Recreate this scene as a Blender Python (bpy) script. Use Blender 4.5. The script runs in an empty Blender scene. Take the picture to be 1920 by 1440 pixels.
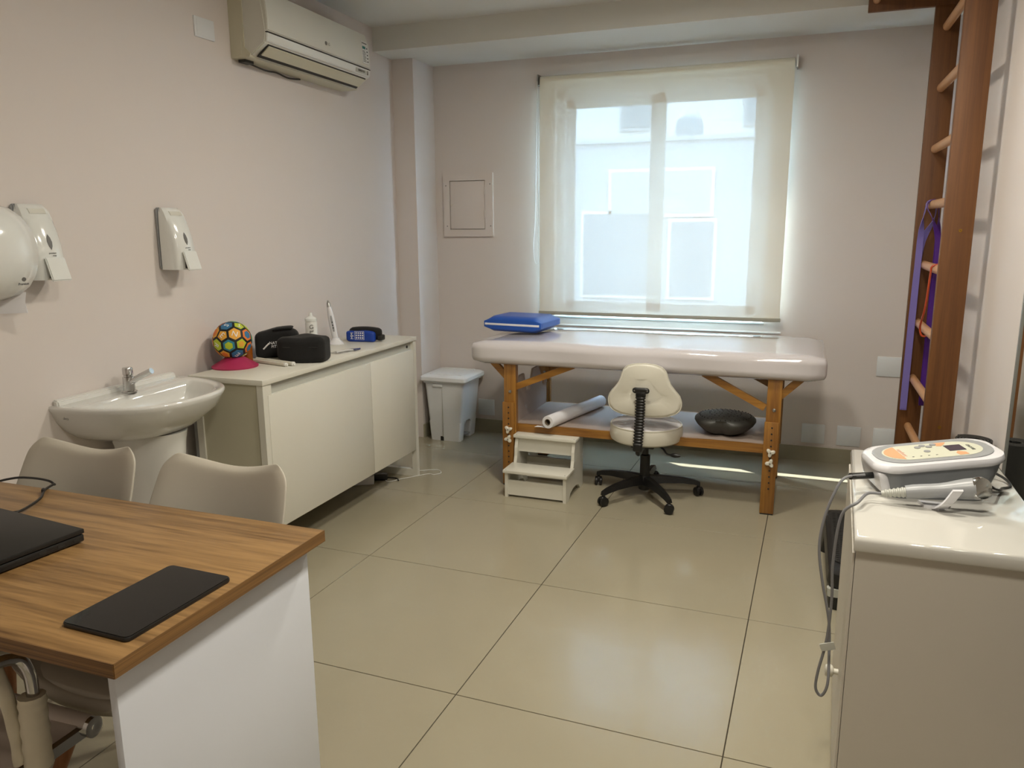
import bpy, bmesh, math, random
from mathutils import Vector, Matrix, Euler
random.seed(7)
PI = math.pi
sc = bpy.context.scene
col = sc.collection

# ------------------------------------------------------------------ camera
CAM = Vector((0.9295, -2.7461, 1.4137)); YAW, PITCH, ROLL, FPX = 0.356414, -0.201062, -0.006594, 1453.73
fw = Vector((-math.sin(YAW)*math.cos(PITCH), math.cos(YAW)*math.cos(PITCH), math.sin(PITCH)))
rt = Vector((math.cos(YAW), math.sin(YAW), 0)); up = rt.cross(fw)
r2 = rt*math.cos(ROLL) + up*math.sin(ROLL); u2 = up*math.cos(ROLL) - rt*math.sin(ROLL)
cd = bpy.data.cameras.new('camera'); cd.sensor_fit = 'HORIZONTAL'; cd.sensor_width = 36; cd.lens = FPX/1920*36
cd.clip_start = .05
cam = bpy.data.objects.new('camera', cd); col.objects.link(cam)
cam.matrix_world = Matrix(((r2.x, u2.x, -fw.x, CAM.x), (r2.y, u2.y, -fw.y, CAM.y), (r2.z, u2.z, -fw.z, CAM.z), (0, 0, 0, 1)))
sc.camera = cam
# ------------------------------------------------------------------ world, sun, exposure
w = bpy.data.worlds.new('sky'); sc.world = w; w.use_nodes = True
bg = w.node_tree.nodes['Background']; bg.inputs[0].default_value = (.52, .74, 1.0, 1); bg.inputs[1].default_value = 20.0
sd = bpy.data.lights.new('sun', 'SUN'); sd.energy = 8.0; sd.angle = .009; sd.color = (1, .97, .92)
sun = bpy.data.objects.new('sun', sd); col.objects.link(sun)
sun.rotation_euler = Vector((.6, -.376, -1)).to_track_quat('-Z', 'Y').to_euler()
LAMP_POWER = 52.0
vs = sc.view_settings; vs.view_transform = 'Standard'; vs.look = 'None'; vs.gamma = 1; vs.exposure = 1.08; vs.use_curve_mapping = False

cy = sc.cycles; cy.max_bounces = 7; cy.diffuse_bounces = 4; cy.glossy_bounces = 4; cy.transmission_bounces = 4; cy.transparent_max_bounces = 8; cy.caustics_reflective = False; cy.caustics_refractive = False; cy.adaptive_threshold = .03; cy.use_light_tree = False

# ------------------------------------------------------------------ materials
MATS = {}
def nm(name):
    m = bpy.data.materials.new(name); m.use_nodes = True
    return m, m.node_tree.nodes, m.node_tree.links, m.node_tree.nodes['Principled BSDF']
def srgb(h):
    c = [int(h[i:i+2], 16)/255 for i in (0, 2, 4)]
    return tuple(x/12.92 if x <= .04045 else ((x+.055)/1.055)**2.4 for x in c) + (1,)
def mat(name, hexc, rough=.5, metal=0, var=.04, scale=12, bump=0, bscale=200, coat=0, spec=.5, sheen=0, stretch=(1, 1, 1)):
    if name in MATS: return MATS[name]
    m, n, l, b = nm(name); c = srgb(hexc)
    tc = n.new('ShaderNodeTexCoord'); mp = n.new('ShaderNodeMapping'); mp.inputs['Scale'].default_value = stretch
    l.new(tc.outputs['Object'], mp.inputs[0])
    if var:
        nz = n.new('ShaderNodeTexNoise'); nz.inputs['Scale'].default_value = scale; nz.inputs['Detail'].default_value = 3
        l.new(mp.outputs[0], nz.inputs['Vector'])
        mx = n.new('ShaderNodeMix'); mx.data_type = 'RGBA'
        mx.inputs[6].default_value = tuple(x*(1-var) for x in c[:3])+(1,); mx.inputs[7].default_value = tuple(min(1, x*(1+var)) for x in c[:3])+(1,)
        l.new(nz.outputs['Fac'], mx.inputs[0]); l.new(mx.outputs[2], b.inputs['Base Color'])
    else: b.inputs['Base Color'].default_value = c
    b.inputs['Roughness'].default_value = rough; b.inputs['Metallic'].default_value = metal
    b.inputs['Specular IOR Level'].default_value = spec
    if coat: b.inputs['Coat Weight'].default_value = coat; b.inputs['Coat Roughness'].default_value = .06
    if sheen: b.inputs['Sheen Weight'].default_value = sheen
    if bump:
        n2 = n.new('ShaderNodeTexNoise'); n2.inputs['Scale'].default_value = bscale; l.new(mp.outputs[0], n2.inputs['Vector'])
        bp = n.new('ShaderNodeBump'); bp.inputs['Strength'].default_value = bump; bp.inputs['Distance'].default_value = .002
        l.new(n2.outputs['Fac'], bp.inputs['Height']); l.new(bp.outputs[0], b.inputs['Normal'])
    MATS[name] = m; return m
def wood(name, c1, c2, stretch, scale=1., rough=.45, coat=0, contrast=(.3, .7), fine=.5):
    """grain: long noise bands plus fine fibres, stretched along one axis"""
    m, n, l, b = nm(name)
    tc = n.new('ShaderNodeTexCoord'); mp = n.new('ShaderNodeMapping'); mp.inputs['Scale'].default_value = stretch
    l.new(tc.outputs['Object'], mp.inputs[0])
    a = n.new('ShaderNodeTexNoise'); a.inputs['Scale'].default_value = scale; a.inputs['Detail'].default_value = 4; a.inputs['Distortion'].default_value = 1.2
    f = n.new('ShaderNodeTexNoise'); f.inputs['Scale'].default_value = scale*6; f.inputs['Detail'].default_value = 5
    l.new(mp.outputs[0], a.inputs['Vector']); l.new(mp.outputs[0], f.inputs['Vector'])
    ad = n.new('ShaderNodeMix'); ad.data_type = 'FLOAT'; ad.inputs[0].default_value = fine
    l.new(a.outputs['Fac'], ad.inputs[2]); l.new(f.outputs['Fac'], ad.inputs[3])
    r = n.new('ShaderNodeValToRGB'); r.color_ramp.elements[0].position = contrast[0]; r.color_ramp.elements[1].position = contrast[1]
    r.color_ramp.elements[0].color = srgb(c1); r.color_ramp.elements[1].color = srgb(c2)
    l.new(ad.outputs[0], r.inputs[0]); l.new(r.outputs[0], b.inputs['Base Color'])
    b.inputs['Roughness'].default_value = rough
    if coat: b.inputs['Coat Weight'].default_value = coat; b.inputs['Coat Roughness'].default_value = .1
    MATS[name] = m; return m
WALL = mat('wall_paint', 'd8d0cb', .72, var=.015, scale=3, bump=.05, bscale=120)
WHITEP = mat('ceiling_paint', 'd9d9d4', .75, var=.01)
TILE = mat('porcelain_tile', '9f9883', .17, var=.05, scale=4, spec=.5)
TILEB = mat('porcelain_baseboard', '9a9580', .35, var=.05, scale=5)
GROUT = mat('grout', '3a3327', .9)
WLAM = mat('white_laminate', 'd8d6cb', .32, var=.01)
WLAMB = mat('white_laminate_bluish', 'd2d6de', .38, var=.01)
GREYL = mat('grey_laminate', 'b5b6ae', .4, var=.01)
SIDEP = mat('side_panel_laminate', 'c3bfa9', .4, var=.01)
GLOSSW = mat('gloss_white_top', 'c9c7c0', .05, var=.01, coat=.4)
CERAM = mat('white_ceramic', 'dcdcd8', .08, var=.005, coat=.6)
CHROME = mat('chrome', 'c8c8c8', .12, 1, var=.02)
STEEL = mat('brushed_steel', 'a8a8a6', .35, 1, var=.05)
PLASW = mat('white_plastic', 'dededa', .3, var=.01)
PLASG = mat('gloss_white_plastic', 'e2e4e1', .12, var=.01, coat=.5)
ACW = mat('aged_white_plastic', 'd5d4cb', .35, var=.02)
ACY = mat('yellowed_plastic', 'cbc7b2', .4, var=.03)
BINW = mat('bin_plastic', 'e2e4e4', .35, var=.02)
BLACKP = mat('black_plastic', '121212', .4, var=.05)
BLACKF = mat('black_fabric', '0d0d0e', .85, var=.15, scale=60, bump=.3, bscale=400, sheen=.05)
RUBB = mat('black_rubber', '1b1b1a', .55, var=.08, bump=.2, bscale=300)
VINYL = mat('white_vinyl', 'cfcbce', .06, var=.015, scale=5, coat=.5)
CREAM = mat('cream_vinyl', 'd6d3c6', .35, var=.02)
CREAMT = mat('cream_vinyl_top', 'd5d2d4', .25, var=.03)
PINE = wood('varnished_pine', '74491a', 'ab7a33', (26, 26, 1.1), 1.0, .38, .25, (.3, .68), .3)
PINEX = wood('varnished_pine_x', '74491a', 'ab7a33', (1.1, 26, 26), 1.0, .38, .25, (.3, .68), .3)
BARW = wood('stall_bar_wood', '543114', '784d24', (34, 34, 1.2), .9, .55, 0, (.25, .75), .35)
RUNG = wood('rung_wood', 'b98558', 'd2a274', (30, 2, 30), 1.0, .4, .15, (.2, .8))
OAK = wood('oak_laminate', '553b1e', '98764a', (.9, 16, 16), 1.3, .42, 0, (.30, .60), .42)
OAKE = wood('oak_edge', '4f351c', '8a6538', (1.2, 70, 160), 1.0, .5, 0, (.3, .65), .3)
OAKY = wood('oak_edge_side', '4f351c', '8a6538', (70, 1.2, 160), 1.0, .5, 0, (.3, .65), .3)
BEECH = wood('chair_leg_wood', '8a5a34', 'a9744a', (30, 30, 2), 1.0, .5)
SHELFT = mat('shelf_laminate', 'a8998f', .45, var=.03)
SHELL = mat('taupe_upholstery', 'b9b3a6', .5, var=.03, scale=6)
BLUE = mat('blue_vinyl', '1c4fa8', .35, var=.08, scale=8)
BLUEF = mat('blue_nylon', '0a3a9a', .55, var=.1, scale=30, bump=.15, bscale=500)
PINK = mat('pink_rubber', 'a82a55', .5, var=.04)
AMBER = mat('amber_plastic', '8a4a0c', .25, var=.1)
GOLD = mat('gold_cap', 'b98a28', .25, .7)
PAPER = mat('white_paper', 'e2e2e6', .8, var=.01)
CARD = mat('card_core', '6f6250', .8)
GREYD = mat('device_grey', '7c7f83', .35, var=.02)
GREYM = mat('device_mid_grey', '96989a', .35, var=.02)
GREYC = mat('grey_cable', '77777a', .5)
DEVW = mat('device_white', 'dcdce0', .15, var=.01, coat=.4)
DEVP = mat('device_panel', 'cfd0bd', .3, var=.02)
PEACH = mat('peach_print', 'dca37a', .35, var=.03)
SCREEN = mat('lcd_screen', '4a4450', .15, var=.02)
INK = mat('dark_ink', '20201f', .5, var=0)
GREYI = mat('grey_ink', '6a6a68', .5, var=0)
WINK = mat('white_ink', 'e6e6e6', .6, var=0)
PINKI = mat('pink_ink', 'd39a86', .5, var=0)
TEALI = mat('teal_ink', '2b7a78', .5, var=0)
BLUEI = mat('navy_ink', '2a3470', .5, var=0)
PURP = mat('purple_latex', '45127a', .45, var=.05)
LILAC = mat('lilac_latex', '7a70b8', .45, var=.05)
REDT = mat('red_latex', 'b3421c', .35, var=.05)
ANOD = mat('laptop_lid', '1e1d1c', .45, var=.03, scale=40, spec=.3)
TABG = mat('tablet_glass', '0a0a0b', .05, var=0, spec=.22)
FRAMEW = mat('white_aluminium', 'dfe3e6', .35, var=.01)
ALU = mat('aluminium_trim', '9b9d9a', .4, .6)
SKIRT = mat('white_caulk', 'd6cfc8', .7)
EXT1 = mat('neighbour_render', 'b9bcba', .9, var=.06, scale=.7)
EXT2 = mat('neighbour_white_render', 'e8e6df', .9, var=.1, scale=.5)
EXTG = mat('outdoor_concrete', 'a8a8a2', .9, var=.08)
EXTW = mat('neighbour_glass', '8f9a9c', .4)
MIRR = mat('mirror_silver', 'e8ece8', .015, 1, var=0)
m, n, l, b = nm('window_glass')          # thin pane: clear with a weak reflection
t = n.new('ShaderNodeBsdfTransparent'); t.inputs[0].default_value = (.93, .97, .98, 1)
g = n.new('ShaderNodeBsdfGlossy'); g.inputs['Roughness'].default_value = .02
x = n.new('ShaderNodeMixShader'); x.inputs[0].default_value = .07
l.new(t.outputs[0], x.inputs[1]); l.new(g.outputs[0], x.inputs[2]); l.new(x.outputs[0], n['Material Output'].inputs[0]); GLASS = m
m, n, l, b = nm('screen_fabric')         # woven roller blind cloth: part open weave, part translucent thread
t = n.new('ShaderNodeBsdfTransparent'); t.inputs[0].default_value = (1, 1, 1, 1)
tl = n.new('ShaderNodeBsdfTranslucent'); tl.inputs[0].default_value = srgb('74777a')
df = n.new('ShaderNodeBsdfDiffuse'); df.inputs[0].default_value = srgb('f0eddd')
x1 = n.new('ShaderNodeMixShader'); x1.inputs[0].default_value = .93; l.new(tl.outputs[0], x1.inputs[1]); l.new(df.outputs[0], x1.inputs[2])
x2 = n.new('ShaderNodeMixShader')
tc = n.new('ShaderNodeTexCoord'); nz = n.new('ShaderNodeTexNoise'); nz.inputs['Scale'].default_value = 900; l.new(tc.outputs['Object'], nz.inputs['Vector'])
mr = n.new('ShaderNodeMapRange'); mr.inputs[3].default_value = .945; mr.inputs[4].default_value = .962; l.new(nz.outputs['Fac'], mr.inputs[0]); l.new(mr.outputs[0], x2.inputs[0])
l.new(t.outputs[0], x2.inputs[1]); l.new(x1.outputs[0], x2.inputs[2]); l.new(x2.outputs[0], n['Material Output'].inputs[0]); BLIND = m
m, n, l, b = nm('clear_film')
t = n.new('ShaderNodeBsdfTransparent'); g = n.new('ShaderNodeBsdfGlossy'); g.inputs['Roughness'].default_value = .15
x = n.new('ShaderNodeMixShader'); x.inputs[0].default_value = .35; l.new(t.outputs[0], x.inputs[1]); l.new(g.outputs[0], x.inputs[2]); l.new(x.outputs[0], n['Material Output'].inputs[0]); FILM = m
m, n, l, b = nm('lamp_diffuser')
b.inputs['Base Color'].default_value = (.9, .9, .85, 1); b.inputs['Emission Color'].default_value = (1, .93, .80, 1); b.inputs['Emission Strength'].default_value = LAMP_POWER; LAMP = m; m.cycles.emission_sampling = 'FRONT'

# ------------------------------------------------------------------ mesh helpers (world coordinates)
ORG = {}
def bm_(): return bmesh.new()
def box(bm, x0, x1, y0, y1, z0, z1, bev=0, seg=2):
    r = bmesh.ops.create_cube(bm, size=1, matrix=Matrix.Translation(((x0+x1)/2, (y0+y1)/2, (z0+z1)/2)) @ Matrix.Diagonal((x1-x0, y1-y0, z1-z0, 1)))
    if bev:
        es = set(e for v in r['verts'] for e in v.link_edges)
        bmesh.ops.bevel(bm, geom=list(es), offset=bev, segments=seg, affect='EDGES', profile=.5)
    return r['verts']
def rbox(bm, size, r, n=8, fn=None, mtx=None):
    """rounded box centred on the origin; fn(p) may deform it"""
    t = bmesh.new(); bmesh.ops.create_cube(t, size=2)
    bmesh.ops.subdivide_edges(t, edges=t.edges[:], cuts=n, use_grid_fill=True)
    h = Vector(size)*.5
    rr = [min(r, c) for c in h]
    for v in t.verts:
        p = Vector([v.co[i]*h[i] for i in range(3)])
        q = Vector([max(-(h[i]-rr[i]), min(h[i]-rr[i], p[i])) for i in range(3)])
        d = p-q
        if d.length > 1e-9:
            dn = Vector([d[i]/rr[i] if rr[i] else 0 for i in range(3)]); mxx = max(abs(c) for c in dn)
            dn = dn.normalized() if dn.length else dn
            d = Vector([dn[i]*rr[i] for i in range(3)])
        p = q+d
        if fn: p = fn(p)
        v.co = mtx @ p if mtx else p
    me = bpy.data.meshes.new('t'); t.to_mesh(me); t.free(); bm.from_mesh(me); bpy.data.meshes.remove(me)
def prism(bm, pts, a, b_, axis):
    """extrude 2-D outline pts along axis ('x': pts=(y,z), 'y': pts=(x,z), 'z': pts=(x,y))"""
    def P(u, v, h): return {'x': (h, u, v), 'y': (u, h, v), 'z': (u, v, h)}[axis]
    A = [bm.verts.new(P(u, v, a)) for u, v in pts]; B = [bm.verts.new(P(u, v, b_)) for u, v in pts]
    k = len(pts); fs = [bm.faces.new(A), bm.faces.new(B[::-1])]
    for i in range(k): fs.append(bm.faces.new((A[i], B[i], B[(i+1) % k], A[(i+1) % k])))
    bmesh.ops.recalc_face_normals(bm, faces=fs)
def lathe(bm, prof, seg=24, mtx=Matrix(), cap=True):
    rings = []
    for r, z in prof:
        rings.append([bm.verts.new(mtx @ Vector((r*math.cos(2*PI*i/seg), r*math.sin(2*PI*i/seg), z))) for i in range(seg)])
    fs = []
    for a, b_ in zip(rings, rings[1:]):
        for i in range(seg): fs.append(bm.faces.new((a[i], a[(i+1) % seg], b_[(i+1) % seg], b_[i])))
    if cap: fs.append(bm.faces.new(rings[0][::-1])); fs.append(bm.faces.new(rings[-1]))
    bmesh.ops.recalc_face_normals(bm, faces=fs)
def loft(bm, rings, cap=True, closed=True):
    R = [[bm.verts.new(p) for p in ring] for ring in rings]; fs = []; k = len(R[0])
    for a, b_ in zip(R, R[1:]):
        for i in range(k if closed else k-1): fs.append(bm.faces.new((a[i], a[(i+1) % k], b_[(i+1) % k], b_[i])))
    if cap: fs.append(bm.faces.new(R[0][::-1])); fs.append(bm.faces.new(R[-1]))
    bmesh.ops.recalc_face_normals(bm, faces=fs)
def crom(pts, n=8):
    P = [Vector(p) for p in pts]; P = [2*P[0]-P[1]]+P+[2*P[-1]-P[-2]]; o = []
    for i in range(1, len(P)-2):
        for k in range(n):
            t = k/n; a, b_, c, d = P[i-1:i+3]
            o.append(.5*((2*b_)+(c-a)*t+(2*a-5*b_+4*c-d)*t*t+(3*b_-a-3*c+d)*t**3))
    o.append(P[-2]); return o
def tube(bm, pts, r, seg=10, n=8, smooth=True, rx=None):
    """sweep a circle (or an ellipse r x rx) along a curve"""
    P = crom(pts, n) if smooth else [Vector(p) for p in pts]
    rings = []; ref = None
    for i, p in enumerate(P):
        d = (P[min(i+1, len(P)-1)]-P[max(i-1, 0)]).normalized()
        if ref is None: ref = Vector((0, 0, 1)) if abs(d.z) < .9 else Vector((1, 0, 0))
        u = (ref-d*ref.dot(d)).normalized(); v = d.cross(u); ref = u
        rad = r[min(i, len(r)-1)] if isinstance(r, list) else r
        rings.append([p+u*math.cos(2*PI*k/seg)*rad+v*math.sin(2*PI*k/seg)*(rx or rad) for k in range(seg)])
    loft(bm, rings)
def bar(bm, a, b_, wx, wy, ref=(0, 1, 0)):
    """straight rectangular bar from a to b_, wx across, wy along ref"""
    a, b_ = Vector(a), Vector(b_); d = (b_-a).normalized(); v = Vector(ref); v = (v-d*v.dot(d)).normalized(); u = d.cross(v)
    rings = [[p+u*sx*wx/2+v*sy*wy/2 for sx, sy in ((-1, -1), (1, -1), (1, 1), (-1, 1))] for p in (a, b_)]
    loft(bm, rings)
def obj(name, bm, material, parent=None, smooth=True, ang=38, mods=None):
    me = bpy.data.meshes.new(name); bm.to_mesh(me); bm.free()
    me.materials.append(material)
    o = bpy.data.objects.new(name, me); col.objects.link(o)
    if parent is not None:
        o.parent = parent; org = ORG.get(parent.name, Vector()); me.transform(Matrix.Translation(-org)); ORG[o.name] = org
        if parent.parent is None and parent.type == 'MESH' and parent.name not in ORG: ORG[o.name] = Vector()
    if smooth:
        me.polygons.foreach_set('use_smooth', [True]*len(me.polygons))
        me.set_sharp_from_angle(angle=math.radians(ang))
    return o
def thing(name, label, cat, loc, group=None):
    o = bpy.data.objects.new(name, None); col.objects.link(o); o.location = loc; o.empty_display_size = .05
    o['label'] = label; o['category'] = cat
    if group: o['group'] = group
    ORG[o.name] = Vector(loc); return o
def tag(o, label, cat, group=None):
    o['label'] = label; o['category'] = cat
    if group: o['group'] = group
    return o
def struct(name, bm, m_, parent=None, smooth=False, label=None):
    o = obj(name, bm, m_, parent, smooth)
    if parent is None: o['kind'] = 'structure'
    if label: o['label'] = label
    return o
def sbox(name, m_, dims, parent=None, bev=0, smooth=None):
    b_ = bm_(); box(b_, *dims, bev=bev); return obj(name, b_, m_, parent, smooth=bool(bev) if smooth is None else smooth)
def text(name, s, size, m_, parent, mtx, ext=.0004, align='CENTER', bend=None):
    c = bpy.data.curves.new('t', 'FONT'); c.body = s; c.size = size; c.extrude = ext; c.align_x = align; c.align_y = 'CENTER'; c.resolution_u = 3
    o = bpy.data.objects.new('t', c); col.objects.link(o)
    me = bpy.data.meshes.new_from_object(o); bpy.data.objects.remove(o); bpy.data.curves.remove(c)
    b_ = bm_(); b_.from_mesh(me); bpy.data.meshes.remove(me)
    if bend:
        for v in b_.verts: v.co = bend(v.co)
    b_.transform(mtx)
    return obj(name, b_, m_, parent, smooth=False)
def frame(o, xd, yd):
    """matrix with local x along xd, local y along yd, z = normal"""
    xd = Vector(xd).normalized(); yd = Vector(yd); yd = (yd-xd*yd.dot(xd)).normalized(); z = xd.cross(yd)
    return Matrix(((xd.x, yd.x, z.x, o[0]), (xd.y, yd.y, z.y, o[1]), (xd.z, yd.z, z.z, o[2]), (0, 0, 0, 1)))

# ================================================================== ROOM SHELL
YB, ZS, Y1, ZC, ZBB, XC, XR, YF = 2.142, 2.442, 1.608, 2.578, .0945, -1.4306, 1.60, -3.6
LWA = .0305
def lw(y): return -1.505 - LWA*(y+.5)          # the left wall is very slightly out of square
WX0, WX1, WZ0, WZ1 = -.59, .72, .83, 2.25
# floor: grout bed plus one object per tile
fl = bm_(); box(fl, -1.75, 1.75, YF-.1, YB+.2, -.12, -.003); floor = struct('floor', fl, GROUT, label='beige porcelain tiled floor')
ang = -.018421; T = .8; ca, sa = math.cos(ang), math.sin(ang); tox, toy = .0256, .0066
def clip(poly, a, b_, c):       # keep a*x+b*y<=c
    o = []
    for i in range(len(poly)):
        p, q = poly[i], poly[(i+1) % len(poly)]; dp, dq = a*p[0]+b_*p[1]-c, a*q[0]+b_*q[1]-c
        if dp <= 0: o.append(p)
        if dp*dq < 0: s = dp/(dp-dq); o.append((p[0]+(q[0]-p[0])*s, p[1]+(q[1]-p[1])*s))
    return o
for i in range(-4, 4):
    for j in range(-6, 5):
        g_ = .0016; c4 = [(i*T+g_, j*T+g_), ((i+1)*T-g_, j*T+g_), ((i+1)*T-g_, (j+1)*T-g_), (i*T+g_, (j+1)*T-g_)]
        poly = [(tox+ca*u-sa*v, toy+sa*u+ca*v) for u, v in c4]
        for a, b_, c in ((0, 1, YB), (0, -1, -YF), (1, 0, XR), (-1, -LWA, 1.505+.5*LWA)):
            poly = clip(poly, a, b_, c) if poly else poly
        if len(poly) < 3: continue
        b2 = bm_(); prism(b2, poly, -.012, 0, 'z')
        bmesh.ops.bevel(b2, geom=[e for e in b2.edges if all(abs(v.co.z) < 1e-6 for v in e.verts)], offset=.0008, segments=1, affect='EDGES')
        obj('tile', b2, TILE, floor, smooth=False)
# back wall with window opening
bw = bm_()
for d in ((-1.9, WX0, 0, ZC), (WX1, 1.75, 0, ZC), (WX0, WX1, 0, WZ0), (WX0, WX1, WZ1, ZC)):
    box(bw, d[0], d[1], YB, YB+.2, d[2], d[3])
struct('wall_back', bw, WALL, label='pinkish beige painted wall around the window')
b2 = bm_(); prism(b2, [(lw(YF), YF), (lw(YB), YB), (lw(YB)-.2, YB), (lw(YF)-.2, YF)], 0, ZC, 'z'); struct('wall_left', b2, WALL, label='pinkish beige painted long wall')
b2 = bm_(); prism(b2, [(lw(2.05)-.02, 1.853), (XC, 1.853), (XC, YB), (lw(YB)-.02, YB)], 0, ZS, 'z'); struct('wall_pillar', b2, WALL, label='shallow painted pillar in the corner')
b2 = bm_(); box(b2, XR, XR+.2, YF, YB+.2, 0, ZC); struct('wall_right', b2, WALL, label='painted wall behind the stall bars')
b2 = bm_(); box(b2, -1.9, 1.8, YF-.2, YF, 0, ZC); struct('wall_front', b2, WALL, label='wall behind the viewer')
b2 = bm_(); box(b2, -1.9, 1.8, YF-.2, YB+.2, ZC, ZC+.15); struct('ceiling', b2, WHITEP, label='white painted ceiling')
b2 = bm_(); box(b2, -1.75, XR, Y1, YB, ZS, ZC); struct('trim_1', b2, WHITEP, label='white dropped beam above the window')
# baseboards
b2 = bm_(); box(b2, XC, XR, YB-.012, YB, 0, ZBB-.004); bb = struct('baseboard_back', b2, TILEB, label='porcelain baseboard under the window wall')
sbox('caulk_line', SKIRT, (XC, XR, YB-.010, YB, ZBB-.004, ZBB+.001), bb)
b2 = bm_(); box(b2, XC, XC+.012, 1.853, YB-.012, 0, ZBB-.004); bp_ = struct('baseboard_pillar', b2, TILEB, label='porcelain baseboard of the corner pillar')
b2 = bm_(); prism(b2, [(lw(YF), YF), (lw(1.853), 1.853), (lw(1.853)+.012, 1.853), (lw(YF)+.012, YF)], 0, ZBB, 'z'); struct('baseboard_left', b2, TILEB, label='porcelain baseboard of the long wall')
b2 = bm_(); box(b2, XR-.012, XR, YF, YB-.012, 0, ZBB); struct('baseboard_right', b2, TILEB, label='porcelain baseboard behind the stall bars')
# window
wn = bpy.data.objects.new('window_1', None); col.objects.link(wn); wn['kind'] = 'structure'; wn['label'] = 'white two-sash sliding window behind the blind'; wn.location = (0, 2.25, WZ0); ORG[wn.name] = Vector((0, 2.25, WZ0))
b2 = bm_()
for d in ((WX0, WX0+.05, WZ0, WZ1), (WX1-.05, WX1, WZ0, WZ1), (WX0, WX1, WZ0, WZ0+.04), (WX0, WX1, WZ1-.05, WZ1)): box(b2, d[0], d[1], 2.2, 2.29, d[2], d[3], bev=.003)
obj('window_frame', b2, FRAMEW, wn)
for k, (a, c, yy) in enumerate(((-.545, .055, 2.25), (.035, .675, 2.215))):
    b2 = bm_()
    for d in ((a, a+.06, .865, 2.2), (c-.06, c, .865, 2.2), (a, c, .865, .925), (a, c, 2.14, 2.2)): box(b2, d[0], d[1], yy, yy+.03, d[2], d[3], bev=.003)
    s_ = obj('sash', b2, FRAMEW, wn); sbox('pane', GLASS, (a+.05, c-.05, yy+.013, yy+.017, .915, 2.15), s_)
sbox('handle', FRAMEW, (.045, .06, 2.195, 2.215, 1.42, 1.56), wn, bev=.003)
sbox('window_sill', FRAMEW, (-.6, .73, 2.137, 2.2, .822, .834), wn, bev=.002)
b2 = bm_(); box(b2, -.66, .83, 2.133, 2.142, .768, .778, bev=.002); struct('trim_2', b2, FRAMEW, label='thin white ledge line below the window')

# ================================================================== OUTSIDE
b2 = bm_(); box(b2, -14, 14, YB+.2, 26, -.6, -.5); struct('ground', b2, EXTG, label='concrete yard outside the window')
nb = thing('neighbour_wall', 'grey rendered boundary wall seen dimly through the blind', 'wall', (0, 7, -.5))
sbox('wall_body', EXT1, (-9, 9, 7.0, 7.25, -.5, 2.40), nb); sbox('coping', EXT1, (-9, 9, 6.95, 7.3, 2.40, 2.45), nb)
b2 = bm_(); lathe(b2, [(.16, 0), (.17, .12), (.15, .2), (.08, .25)], 18, Matrix.Translation((-.45, 7.12, 2.45))); obj('vent_cowl', b2, EXTW, nb)
for x_, z_, w_, h_ in ((-1.7, .55, .9, 1.0), (-.6, .55, .5, .9), (-1.35, 1.55, 1.2, .5)):
    f_ = sbox('window_surround', EXT2, (x_-.04, x_+w_+.04, 6.96, 7.0, z_-.04, z_+h_+.04), nb); sbox('pane', EXTW if z_ < 1 else EXT1, (x_, x_+w_, 6.95, 6.96, z_, z_+h_), f_)
nh = thing('neighbour_house', 'pale white building rising behind the grey wall outside', 'building', (0, 12, -.5))
sbox('facade', EXT2, (-9, 9, 12, 15, -.5, 7.5), nh); sbox('cornice', EXT1, (-9, 9, 11.85, 12, 5.0, 5.15), nh)
for x_ in (-4.3, -2.4, -.2, 1.6):
    f_ = sbox('window', EXT1, (x_, x_+.75, 11.95, 12, 3.1, 4.3), nh); sbox('pane', EXTW, (x_+.06, x_+.69, 11.94, 11.95, 3.16, 4.24), f_)

# ================================================================== ROLLER BLIND
BY = 2.085
rb = thing('roller_blind', 'translucent cream roller blind drawn over the window', 'blind', (.07, BY, .84))
b2 = bm_(); lathe(b2, [(.024, 0), (.024, 1.49)], 20, Matrix.Translation((-.672, BY+.02, 2.298)) @ Matrix.Rotation(PI/2, 4, 'Y')); obj('roller_tube', b2, BLIND, rb)
b2 = bm_(); 
NX = 30
rings = [[(-.672+1.492*i/NX, BY-.0035+.0015*math.sin(i*.7)*(1-(z_-.86)/1.45), z_) for i in range(NX+1)] for z_ in (.862, 1.2, 1.6, 2.0, 2.3)]
loft(b2, rings, cap=False, closed=False); obj('fabric', b2, BLIND, rb)
sbox('bottom_bar', mat('blind_bar', 'a9a99c', .5, var=.02), (-.676, .826, BY-.012, BY+.006, .845, .868), rb, bev=.003)
for x_ in (-.68, .83): sbox('bracket', STEEL, (x_-.006 if x_ < 0 else x_-.002, x_+.002 if x_ < 0 else x_+.006, BY-.015, YB, 2.265, 2.33), rb)
b2 = bm_(); tube(b2, [(-.688, BY-.005, 2.29), (-.692, BY-.008, 1.9), (-.7, BY-.01, 1.45), (-.71, BY-.012, 1.3), (-.702, BY-.016, 1.2), (-.684, BY-.02, 1.172), (-.672, BY-.022, 1.22), (-.674, BY-.022, 1.5), (-.68, BY-.02, 1.9), (-.684, BY-.014, 2.29)], .0018, 6, 6); obj('bead_chain', b2, PLASW, rb)

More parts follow.
